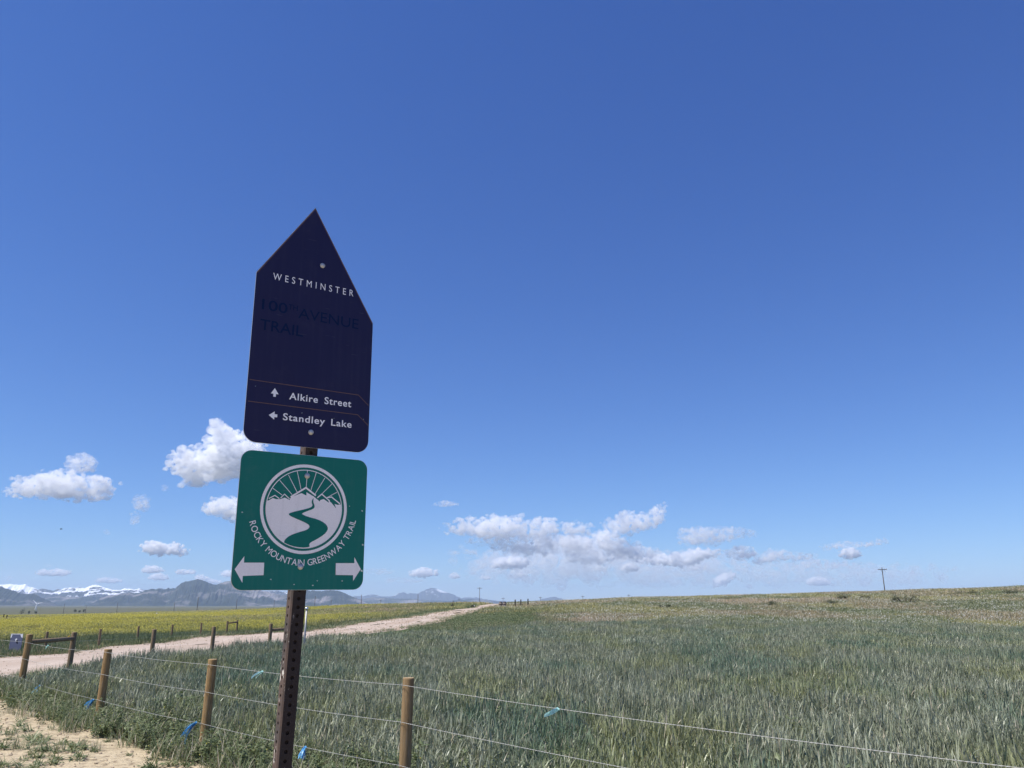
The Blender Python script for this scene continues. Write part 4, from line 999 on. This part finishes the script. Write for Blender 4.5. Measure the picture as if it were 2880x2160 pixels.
FP = [(2.9, 3.15, 1.0, .05), (-.89, 7.0, 1.0, .0505), (-3.43, 9.33, 1.0, .0505), (-5.67, 11.4, 1.0, .0525), (-9.14, 15.3, 1.06, .058), (-12.8, 18.9, 1.02, .05)]
f1 = empty('field_fence', (-.89, 7.0, h1(-.89, 7.0)), 0, 'brown round-post wire fence crossing in front of the wheat', 'fence')
for i, (x, y, zt, r) in enumerate(FP): log_post('post', f1, x, y, zt, r, M['wood'], tilt=(U(-.01, .01), U(-.015, .015)))
for hw in (.945, .655, .325):
    pts = []
    for i, (x, y, zt, r) in enumerate(FP):
        px, py = towards_cam(x, y, r + .004); pts.append((px, py, hw + (-.03 if i == 0 else .02 if i == 3 else -.02 if i == 4 else 0)))
    twisted_wire('wire', f1, pts)
for (x, y, zt, r) in FP:
    for hw in (.945, .655, .325):
        px, py = towards_cam(x, y, r + .002); bm = bmesh.new(); tv, tf = tube([Vector((-.012, 0, .004)), Vector((-.012, -.008, 0)), Vector((.012, -.008, 0)), Vector((.012, 0, -.004))], .0017, 5)
        s = mesh_obj('staple', tv, tf, M['wire'], f1); s.location = Vector((px, py, hw)) - f1.location; s.rotation_euler = (0, R(70), math.atan2(FN[1], FN[0]) - math.pi / 2)
# the part of the fence that runs along the trail, with braced ends
TP = [(-9.75, 18.0, .985, .056), (-8.77, 19.8, .985, .052), (-8.09, 21.9, .985, .052), (-7.3, 24.4, .985, .054), (-7.02, 26.3, .98, .054)]
f2 = empty('trailside_fence', (-9.75, 18.0, h1(-9.75, 18.0)), 0, 'weathered post fence with braced rails between wheat and trail', 'fence')
for x, y, zt, r in TP: log_post('post', f2, x, y, zt + h1(x, y), r, M['oldwood'])
def rail(parent, a, b, r):
    bm = bmesh.new(); cyl(bm, Vector(a) - parent.location, Vector(b) - parent.location, r, r * .93, 14)
    return bm_obj('brace_rail', bm, M['oldwood'], parent, True)
rail(f2, (-9.14, 15.3, .915), (-9.75, 18.0, .875), .045)
rail(f2, (-7.3, 24.4, .86), (-7.02, 26.3, .86), .045)
for hw in (.80, .5, .25):
    twisted_wire('wire', f2, [(x + .06, y, hw + h1(x, y)) for x, y, _, _ in TP], .0011, twist=False)
# fence on the far side of the trail
f3p = [(-16.1, 28.0, .70, .045), (-15.8, 31.0, .70, .047), (-16.2, 35.0, .70, .047), (-16.0, 38.0, .70, .045), (-16.0, 41.5, .70, .047), (-15.9, 45.0, .72, .055), (-16.2, 47.5, .73, .055)]
f3 = empty('far_fence', (-16.1, 28.0, h1(-16.1, 28.0)), 0, 'row of thin brown posts along the far side of the trail', 'fence')
for x, y, zt, r in f3p: log_post('post', f3, x, y, zt, r, M['oldwood'], seg=12)
rail(f3, (-15.9, 45.0, .60), (-16.2, 47.5, .61), .045)
for hw in (.55, .3): twisted_wire('wire', f3, [(x, y - r_, hw) for x, y, _, r_ in f3p], .0011, twist=False)

# ------------------------------------------------------------------ flagging tape tied to wires
def ribbon_bunch(name, loc, nst, L_, az, mat, label, group, droop=1.2, w=.012, spread=.5, el_=(-.9, -.1)):
    V = []; F = []; cat = 'flagging'
    for _ in range(nst):
        a = az + random.gauss(0, spread * .5); el = U(*el_); p = Vector((U(-.012, .012), U(-.012, .012), U(-.01, .01))); l = L_ * U(.55, 1.15); seg = 6; b0 = len(V); tw = U(-1, 1)
        for i in range(seg + 1):
            t = i / seg; e2 = el - droop * t * .6; d = Vector((math.cos(a) * math.cos(e2), math.sin(a) * math.cos(e2), math.sin(e2)))
            sd = Vector((-math.sin(a), math.cos(a), 0)).lerp(Vector((0, 0, 1)), .5 + .5 * math.sin(tw * 3 * t + tw)).normalized()
            ww = w * (.45 + .6 * min(1, t * 4)) * .5; V += [p + sd * ww, p - sd * ww]; p = p + d * (l / seg); a += random.gauss(0, .12)
        for i in range(seg): q = b0 + 2 * i; F.append((q, q + 1, q + 3, q + 2))
    v, f = tube([Vector((-.015, .012, 0)), Vector((0, 0, .004)), Vector((.015, -.012, 0))], [.006, .011, .006], 8); b0 = len(V); V += v; F += [tuple(i + b0 for i in q) for q in f]
    o = mesh_obj(name, V, F, mat); o.location = loc; return tag(o, label, cat, group)
def wire_pt(i, t, hw):
    a, b = FP[i], FP[i + 1]; pa, pb = towards_cam(a[0], a[1], a[3] + .004), towards_cam(b[0], b[1], b[3] + .004)
    L_ = math.dist(pa, pb); return Vector((pa[0] + (pb[0] - pa[0]) * t, pa[1] + (pb[1] - pa[1]) * t, hw - .015 * L_ / 3 * 4 * t * (1 - t)))
WA = R(195)
ribbon_bunch('flagging_tape', wire_pt(2, .04, .325), 26, .21, WA, M['blue_tape'], 'bright blue flagging strands tied on the lowest wire beside a wooden post', 'blue flagging on the fence')
ribbon_bunch('flagging_tape', wire_pt(3, .03, .33), 16, .13, WA, M['blue_tape'], 'blue flagging tuft on the low wire between weeds and a slanting post', 'blue flagging on the fence')
ribbon_bunch('flagging_tape', wire_pt(3, .66, .30), 7, .15, R(250), M['blue_tape'], 'dim blue flagging hanging in the weeds close to the braced corner post', 'blue flagging on the fence')
ribbon_bunch('flagging_tape', wire_pt(1, .40, .325), 18, .12, R(270), M['blue_tape'], 'blue flagging half hidden behind the rusty sign post', 'blue flagging on the fence', 1.8)
ribbon_bunch('flagging_tape', wire_pt(0, .673, .93), 2, .13, R(200), M['teal_tape'], 'pale teal flagging fluttering from the top wire over the wheat', 'teal flagging on the top wire', .25, .026, .15, (-.5, -.2))
ribbon_bunch('flagging_tape', wire_pt(1, .655, .945), 2, .12, R(215), M['teal_tape'], 'pale teal flagging on the top wire by the sign post', 'teal flagging on the top wire', 1.0, .022, .1)
ribbon_bunch('flagging_tape', wire_pt(3, .63, .95), 2, .07, WA, M['teal_tape'], 'small pale flagging scrap on the top wire near the braced corner', 'teal flagging on the top wire', .6, .022, .2)
ribbon_bunch('flagging_tape', (-9.72, 17.75, .93), 3, .12, R(200), M['yellow_tape'], 'yellow flagging lying on the brace rail', None, .3, .022, .3)
ribbon_bunch('flagging_tape', (-16.1, 34.9, .15), 8, .16, R(280), M['blue_tape'], 'small blue flagging at the foot of a far fence post', None)

# ------------------------------------------------------------------ leaning notice board across the trail
nb = at(44, 1812, 26.5); nb.z = h1(nb.x, nb.y)
t = empty('notice_board', nb, R(-12), 'blue-grey board with torn white film standing in weeds across the trail', 'board')
bm = bmesh.new(); box(bm, (0, 0, .36), (.46, .012, .56)); bm_obj('board', bm, M['board'], t)
for x in (-.15, .15):
    bm = bmesh.new(); box(bm, (x, .018, .2), (.02, .02, .8)); bm_obj('stake', bm, M['oldwood'], t)
for pts, mt in (([(-.23, .83), (-.17, .83), (-.19, .72), (-.23, .70)], 'torn'), ([(.12, .83), (.23, .83), (.23, .70), (.17, .74)], 'torn'), ([(-.05, .66), (.02, .70), (.05, .62), (-.01, .60)], 'torn'), ([(.0, .63), (.06, .66), (.09, .52), (.02, .54)], 'blackfilm'), ([(-.23, .835), (.23, .835), (.23, .815), (-.23, .815)], 'torn')):
    pts = [(a, b - .19) for a, b in pts]; flat_poly('torn_film', pts, -.0075 if mt == 'torn' else -.0085, M[mt], t)

# tube marker with a bright round cap
mk = at(856, 1808, 24.0); mk.z = h1(mk.x, mk.y)
t = empty('marker_tube', mk, 0, 'slim steel tube with a shiny round cap beside the sign post', 'marker post')
bm = bmesh.new(); cyl(bm, (0, 0, -.2), (0, 0, 1.40), .027, None, 16); bm_obj('tube', bm, M['tubepost'], t, True)
bm = bmesh.new(); bmesh.ops.create_uvsphere(bm, u_segments=18, v_segments=10, radius=.052, matrix=Matrix.Translation((0, 0, 1.44)) @ Matrix.Diagonal((1, 1, .85, 1))); bm_obj('cap', bm, M['cap'], t, True)

# ------------------------------------------------------------------ things at the top of the trail
def drum(px, py, dy, label):
    p = hit(px, py); p = Vector((p.x, p.y + dy, h1(p.x, p.y + dy)))
    t = empty('litter_drum', p, U(0, 3), label, 'drum', 'litter drums beside the trail')
    s = .83
    prof = [(.0, .24), (.02, .255), (.30, .285), (.31, .30), (.34, .30), (.35, .29), (.62, .285), (.63, .298), (.66, .298), (.67, .28), (.88, .255)]
    bm = bmesh.new(); prev = None
    for z, r in prof:
        vs = [bm.verts.new((r * s * math.cos(2 * math.pi * i / 24), r * s * math.sin(2 * math.pi * i / 24), z * s)) for i in range(24)]
        if prev:
            for i in range(24): bm.faces.new((prev[i], prev[(i + 1) % 24], vs[(i + 1) % 24], vs[i]))
        prev = vs
    bm_obj('barrel', bm, M['drum'], t, True)
    for z in (.325, .645): 
        bm = bmesh.new(); cyl(bm, (0, 0, (z - .025) * s), (0, 0, (z + .025) * s), .304 * s, None, 24, False); bm_obj('band', bm, M['drum_dark'], t, True)
    bm = bmesh.new(); bmesh.ops.create_uvsphere(bm, u_segments=24, v_segments=10, radius=1, matrix=Matrix.Translation((0, 0, .88 * s)) @ Matrix.Diagonal((.262 * s, .262 * s, .13 * s, 1))); bm_obj('domed_lid', bm, M['drum_dark'], t, True)
drum(1408.5, 1711, 0, 'brown-grey ribbed drum with flat dome, standing next to the trail edge')
drum(1419, 1711.5, -.1, 'brown-grey ribbed drum with dark dome, on the bollards\' side of the pair')
for px, yb, yt, lb in ((1449, 1709, 1687.5, 'dark square bollard closest to the litter drums'), (1465, 1707.5, 1687, 'dark square bollard, middle of three by the pale path'), (1485, 1707, 1685.5, 'dark square bollard farthest from the litter drums')):
    p = hit(px, yb); hh = (yb - yt) / FOC * p.y / 1.04
    t = empty('bollard', p, .3, lb, 'bollard', 'bollards by the pale path')
    bm = bmesh.new(); vs = box(bm, (0, 0, hh / 2 - .1), (.12, .12, hh + .2)); bmesh.ops.bevel(bm, geom=list(bm.edges), offset=.012, segments=2, affect='EDGES'); bm_obj('shaft', bm, M['dark_post'], t)
    bm = bmesh.new(); bmesh.ops.create_cone(bm, cap_ends=True, segments=4, radius1=.085, radius2=.02, depth=.04, matrix=Matrix.Translation((0, 0, hh + .02)) @ Matrix.Rotation(R(45), 4, 'Z')); bm_obj('top', bm, M['dark_post'], t)
# thin post with a dark bundle at its foot
p = hit(1272, 1711.5); t = empty('field_stake', p, 0, 'thin dark stake with a black bundle at half height beside the trail', 'stake')
k = p.y / FOC / 1.04
bm = bmesh.new(); cyl(bm, (.06, 0, -.1), (.10, 0, 21.5 * k), .055, .045, 8); bm_obj('stake', bm, M['dark_post'], t, True)
bm = bmesh.new(); bmesh.ops.create_icosphere(bm, subdivisions=3, radius=1, matrix=Matrix.Translation((-.02, -.03, 8 * k)) @ Matrix.Diagonal((3.6 * k, 3 * k, 3.2 * k, 1)))
for v in bm.verts: v.co += v.normal * .05 * mnoise.noise(v.co * 6)
bm_obj('bundle', bm, M['black'], t, True)
bm = bmesh.new(); cyl(bm, (-.13, -.03, -.05), (-.1, -.03, 6 * k), .04, .03, 8); bm_obj('prop', bm, M['dark_post'], t, True)

# ------------------------------------------------------------------ living things far off
def skinned(name, joints, edges, mat, parent=None, sub=2, root=0):
    me = bpy.data.meshes.new(name); me.from_pydata([j[:3] for j in joints], edges, [])
    o = bpy.data.objects.new(name, me); C.objects.link(o)
    sk = o.modifiers.new('s', 'SKIN'); sk.use_smooth_shade = True
    for i, sv in enumerate(me.skin_vertices[0].data): sv.radius = (joints[i][3],) * 2; sv.use_root = (i == root)
    ss = o.modifiers.new('u', 'SUBSURF'); ss.levels = sub; ss.render_levels = sub
    dg = bpy.context.evaluated_depsgraph_get(); m2 = bpy.data.meshes.new_from_object(o.evaluated_get(dg)); o.modifiers.clear(); o.data = m2
    m2.materials.clear(); m2.materials.append(mat); m2.polygons.foreach_set('use_smooth', [True] * len(m2.polygons))
    if parent: o.parent = parent
    return o
# dog: black with a white neck, nose down, at the trail edge
p = hit(1330, 1710.5); k = p.y / FOC / 1.04; s = 14.0 * k / .92
dog = empty('dog', p, R(8), 'black dog with a white neck sniffing along the trail edge', 'dog')
J = [(-.30, 0, .40, .105), (-.10, 0, .42, .11), (.12, 0, .41, .125), (.26, 0, .45, .085), (.38, 0, .42, .075), (.46, 0, .38, .055), (.54, 0, .33, .03),
     (-.42, 0, .36, .03), (-.54, 0, .24, .02),
     (.17, .08, .27, .05), (.17, .09, .15, .028), (.19, .09, .02, .026), (.17, -.08, .27, .05), (.15, -.09, .15, .028), (.12, -.09, .02, .026),
     (-.26, .08, .30, .07), (-.32, .09, .17, .03), (-.28, .09, .02, .026), (-.26, -.08, .30, .07), (-.30, -.09, .17, .03), (-.24, -.09, .02, .026), (.36, .05, .49, .02), (.36, -.05, .49, .02)]
E_ = [(0, 1), (1, 2), (2, 3), (3, 4), (4, 5), (5, 6), (0, 7), (7, 8), (2, 9), (9, 10), (10, 11), (2, 12), (12, 13), (13, 14), (0, 15), (15, 16), (16, 17), (0, 18), (18, 19), (19, 20), (4, 21), (4, 22)]
b = skinned('body', J, E_, M['black'], dog, 2, 1); b.data.materials.append(M['whitefur'])
for q in b.data.polygons:
    if .19 < q.center.x < .335 or q.center.z < .06 or q.center.x > .5: q.material_index = 1
b.scale = (s, s, s)
# walker in the mustard field
p = hit(440, 1733.6); k = p.y / FOC / 1.04; s = 11.2 * k / 1.74
man = empty('person', p, R(200), 'person in white shirt and dark trousers walking through the yellow field', 'person')
J = [(0, 0, .96, .125), (0, .01, 1.15, .12), (0, .02, 1.36, .135), (0, .02, 1.50, .05), (0, 0, 1.60, .085), (0, 0, 1.68, .08),
     (.16, .02, 1.40, .055), (.23, .0, 1.14, .042), (.25, -.08, .92, .032), (.26, -.1, .82, .03), (-.16, .02, 1.40, .055), (-.23, .06, 1.14, .042), (-.25, .06, .90, .032), (-.25, .05, .80, .03),
     (.09, 0, .88, .085), (.10, -.10, .50, .06), (.10, -.08, .09, .042), (.10, -.22, .04, .035), (-.09, 0, .88, .085), (-.10, .06, .50, .06), (-.10, .20, .10, .042), (-.10, .08, .04, .035)]
E_ = [(0, 1), (1, 2), (2, 3), (3, 4), (4, 5), (2, 6), (6, 7), (7, 8), (8, 9), (2, 10), (10, 11), (11, 12), (12, 13), (0, 14), (14, 15), (15, 16), (16, 17), (0, 18), (18, 19), (19, 20), (20, 21)]
b = skinned('body', J, E_, M['skin'], man); b.scale = (s, s, s)
for mt in ('shirt', 'trouser', 'black'): b.data.materials.append(M[mt])
for q in b.data.polygons:
    c = q.center
    if c.z < .08: q.material_index = 3
    elif c.z < .98 and abs(c.x) < .21: q.material_index = 2
    elif c.z < 1.49 and (abs(c.x) < .22 or c.z > 1.16): q.material_index = 1
bm = bmesh.new(); bmesh.ops.create_icosphere(bm, subdivisions=3, radius=.098, matrix=Matrix.Translation((0, .02, 1.69)) @ Matrix.Diagonal((.95, 1.05, .95, 1)))
bmesh.ops.delete(bm, geom=[v for v in bm.verts if v.co.z < 1.64 or (v.co.y < -.05 and v.co.z < 1.71)], context='VERTS'); o = bm_obj('hair', bm, M['hair'], man, True); o.scale = (s, s, s)
# bird in the clear sky
p = at(172, 1488, 70.0); t = empty('bird', p, R(30), 'tiny dark bird flying in clear sky above the mountains', 'bird')
bd = skinned('body', [(-.10, 0, 0, .012), (-.03, 0, 0, .035), (.05, 0, .005, .035), (.10, 0, .015, .018), (.125, 0, .013, .006)], [(0, 1), (1, 2), (2, 3), (3, 4)], M['black'], t, 1, 1)
for sg in (-1, 1):
    mesh_obj('wing', [(.03, sg * .02, .01), (-.04, sg * .02, .01), (-.05, sg * .10, .05), (.02, sg * .10, .055), (-.06, sg * .17, .045), (.03, sg * .02, .018), (-.04, sg * .02, .014), (-.05, sg * .10, .055), (.02, sg * .10, .062)], [(0, 1, 2, 3), (3, 2, 4), (5, 8, 7, 6), (8, 4, 7), (0, 3, 8, 5), (1, 6, 7, 2), (3, 4, 8), (2, 7, 4)], M['black'], t)

# ------------------------------------------------------------------ utility poles
def utility_pole(px, ytop, dist, arm, label, group=None, arm2=False, yaw=0.1):
    top = at(px, ytop, dist); g = h1(top.x, top.y); hh = top.z - g
    t = empty('utility_pole', (top.x, top.y, g), yaw, label, 'utility pole', group)
    r = max(.13, .00022 * dist)
    bm = bmesh.new(); cyl(bm, (0, 0, -1), (0, 0, hh), r * 1.15, r * .75, 10); bm_obj('shaft', bm, M['polewood'], t, True)
    if arm:
        z = hh - .55; bm = bmesh.new(); box(bm, (0, -r, z), (arm, .12 + r * .3, .12 + r * .3)); bm_obj('crossarm', bm, M['polewood'], t)
        for x in (-.46, -.25, .25, .46):
            bm = bmesh.new(); cyl(bm, (x * arm, -r, z), (x * arm, -r, z + .28), .05, .04, 8); bm_obj('insulator', bm, M['tubepost'], t, True)
        for x in (-1, 1):
            bm = bmesh.new(); cyl(bm, (x * arm * .3, -r, z), (0, -r, z - .75), .02, None, 6); bm_obj('brace', bm, M['polewood'], t)
    return t
utility_pole(2480, 1596, 216, 2.5, 'utility pole with crossarm leaning behind the meadow crest')
utility_pole(1349, 1651, 400, 2.5, 'utility pole with crossarm standing behind the top of the trail')
for (x, y, d, a), lb in zip([(182, 1698, 620, 0), (243, 1705, 780, 0), (332, 1694, 620, 0), (492, 1692, 560, 0), (558, 1680, 430, 0), (667, 1686, 480, 0), (772, 1688, 560, 0), (808, 1690, 640, 0), (887, 1676, 430, 0), (932, 1688, 700, 2.4), (1017, 1672.5, 330, 0), (1071, 1686, 700, 2.4), (1176, 1671.5, 380, 0), (1291, 1683, 620, 2.4)],
                         ['pole above the gap between ridge and snowy range', 'shorter pole below the snowy range', 'pole where the front range begins', 'pole under the shoulder of the front range', 'tallest pole before the front range summit', 'pole just left of the rusty sign post', 'pole close beside the rusty sign post', 'shorter pole next to the rusty sign post', 'pole right of the shiny-capped tube', 'short crossarm pole before the range\'s tail', 'thick dark pole where the front range ends', 'small crossarm pole before the snowy far peaks', 'pole under the summit of the far pale peak', 'small crossarm pole between far pale peak and trail top']):
    utility_pole(x, y, d, a, 'bare wooden ' + lb if not a else 'wooden ' + lb, 'distant poles beyond the mustard field')
for (x, y), lb in zip([(1415, 1680.5), (1520, 1678), (1639, 1675), (1768, 1671.5)], ['tiny pole top above the litter drums', 'tiny crossarm pole top past the bollards', 'tiny crossarm pole top above the straw meadow', 'tiny pole top on the crest farthest from the trail']):
    utility_pole(x, y, 520, 2.2, lb, 'pole tops peeping over the crest')

# wind turbine
hub = at(104.7, 1699, 1500.0); g = h1(hub.x, hub.y); t = empty('wind_turbine', (hub.x, hub.y, g), 0, 'white three-bladed wind turbine on the plain below the dark ridge', 'wind turbine')
hz_ = hub.z - g; bm = bmesh.new(); cyl(bm, (0, 0, -.5), (0, 0, hz_ - .3), .55, .35, 14); bm_obj('tower', bm, M['turbine'], t, True)
bm = bmesh.new(); box(bm, (0, .6, hz_), (.9, 2.4, .9)); bmesh.ops.bevel(bm, geom=list(bm.edges), offset=.2, segments=2, affect='EDGES'); bm_obj('nacelle', bm, M['turbine'], t)
bm = bmesh.new(); bmesh.ops.create_uvsphere(bm, u_segments=14, v_segments=8, radius=.6, matrix=Matrix.Translation((0, -.9, hz_))); bm_obj('hub', bm, M['turbine'], t, True)
for ang in (17.5, 137.5, 257.5):
    bm = bmesh.new(); L_ = 11.0; pr = []
    for f, w, th in ((.0, .8, .6), (.08, .9, .6), (.2, 1.9, .5), (.6, 1.3, .3), (1, .5, .1)):
        pr.append([bm.verts.new((f * L_, sy * th / 2, sz * w / 2)) for sy, sz in ((-1, 0), (0, 1), (1, 0), (0, -1))])
    for a, b in zip(pr[:-1], pr[1:]):
        for i in range(4): bm.faces.new((a[i], a[(i + 1) % 4], b[(i + 1) % 4], b[i]))
    bm.faces.new(pr[-1]); bm.faces.new(pr[0]); bmesh.ops.recalc_face_normals(bm, faces=bm.faces)
    o = bm_obj('blade', bm, M['turbine'], t); o.location = (0, -.9, hz_); o.rotation_euler = (0, -R(ang), 0)

# ------------------------------------------------------------------ shrubs on the meadow and trees on the plain
def shrub(px, py, wpx, hpx, label, seed, name='shrub', cat='shrub', group='dark shrubs on the meadow', trunk=False, nleaf=1500):
    p = hit(px, py); random.seed(seed); k = p.y / FOC / 1.04; W, H_ = wpx * k / 2, hpx * k * 1.25
    t = empty(name, p, 0, label, cat, group); g = Veg()
    cl = [(U(-.75, .75) * W, U(-.6, .6) * W, U(.25, .8) * H_, U(.25, .45)) for _ in range(9)]
    ls = max(1.6 * k, .03 * W + .03)
    for _ in range(nleaf):
        c = random.choice(cl); d = Vector((random.gauss(0, 1), random.gauss(0, 1), random.gauss(0, 1))).normalized() * (random.random() ** .4)
        q = (c[0] + d.x * c[3] * W * .9, c[1] + d.y * c[3] * W * .9, max(.01, c[2] + d.z * c[3] * H_))
        g.leaf(q, U(0, 6.28), U(-.3, 1.3), ls * U(.7, 1.5), ls * U(.4, .9), 0)
    me = bpy.data.meshes.new('crown'); me.from_pydata([tuple(v) for v in g.v], [], g.f); obj('crown', me, M['shrub'], t)
    bm = bmesh.new()
    for _ in range(5 if not trunk else 3):
        c = random.choice(cl); cyl(bm, (c[0] * .15, c[1] * .15, -.05), (c[0] * .8, c[1] * .8, c[2]), W * .05, W * .02, 6)
    bm_obj('trunk' if trunk else 'stem', bm, M['bark'], t)
for i, (x, y, w, hh, lb) in enumerate([(1865, 1716, 20, 11, 'small dark shrub, first of a touching pair in straw grass'), (1884, 1716, 26, 13, 'dark shrub, larger of a touching pair in straw grass'), (2155, 1709, 60, 15, 'low wide dark shrub in the straw meadow'),
        (2340, 1707, 42, 14, 'dark rounded shrub below a long dark thicket'), (2395, 1691, 110, 17, 'long dark thicket under the crossarm pole'), (2548, 1703, 95, 24, 'bushy dark shrub past the foot of the crossarm pole'), (2700, 1678, 90, 12, 'flat dark thicket close under the crest'), (2845, 1676, 80, 13, 'dark flat shrub on the highest part of the crest'), (2060, 1692, 120, 10, 'low dark thicket along the crest above straw grass')]):
    shrub(x, y, w, hh, lb, 300 + i)
for i, (x, y, w, hh, lb) in enumerate([(61, 1727, 17, 11, 'largest dark round tree on the plain under the wind turbine'), (80, 1727, 9, 7, 'small tree beside the largest tree on the plain'), (99, 1727, 8, 7, 'lone small round tree on the plain'), (211, 1722, 7, 6, 'small tree, first of three between two bare poles'), (223, 1722.5, 8, 5, 'low tree, middle of three between two bare poles'), (237, 1722, 10, 7, 'round tree, closest of three to a bare pole')]):
    shrub(x, y, w, hh, lb, 330 + i, 'plain_tree', 'tree', 'far trees on the plain', True, 260)
for (x, y, hh), lb in zip([(8, 1744, 7), (16, 1748, 7)], ['thin dark stake in the mustard field, shorter grass around it', 'thin dark stake in the mustard field, nearer the far fence']):
    p = hit(x, y); k = p.y / FOC; t = empty('field_stake', p, 0, lb, 'stake', 'stakes in the mustard field'); bm = bmesh.new(); cyl(bm, (0, 0, -.2), (.05, 0, hh * k + .4), .07, .06, 8); bm_obj('stake', bm, M['dark_post'], t)
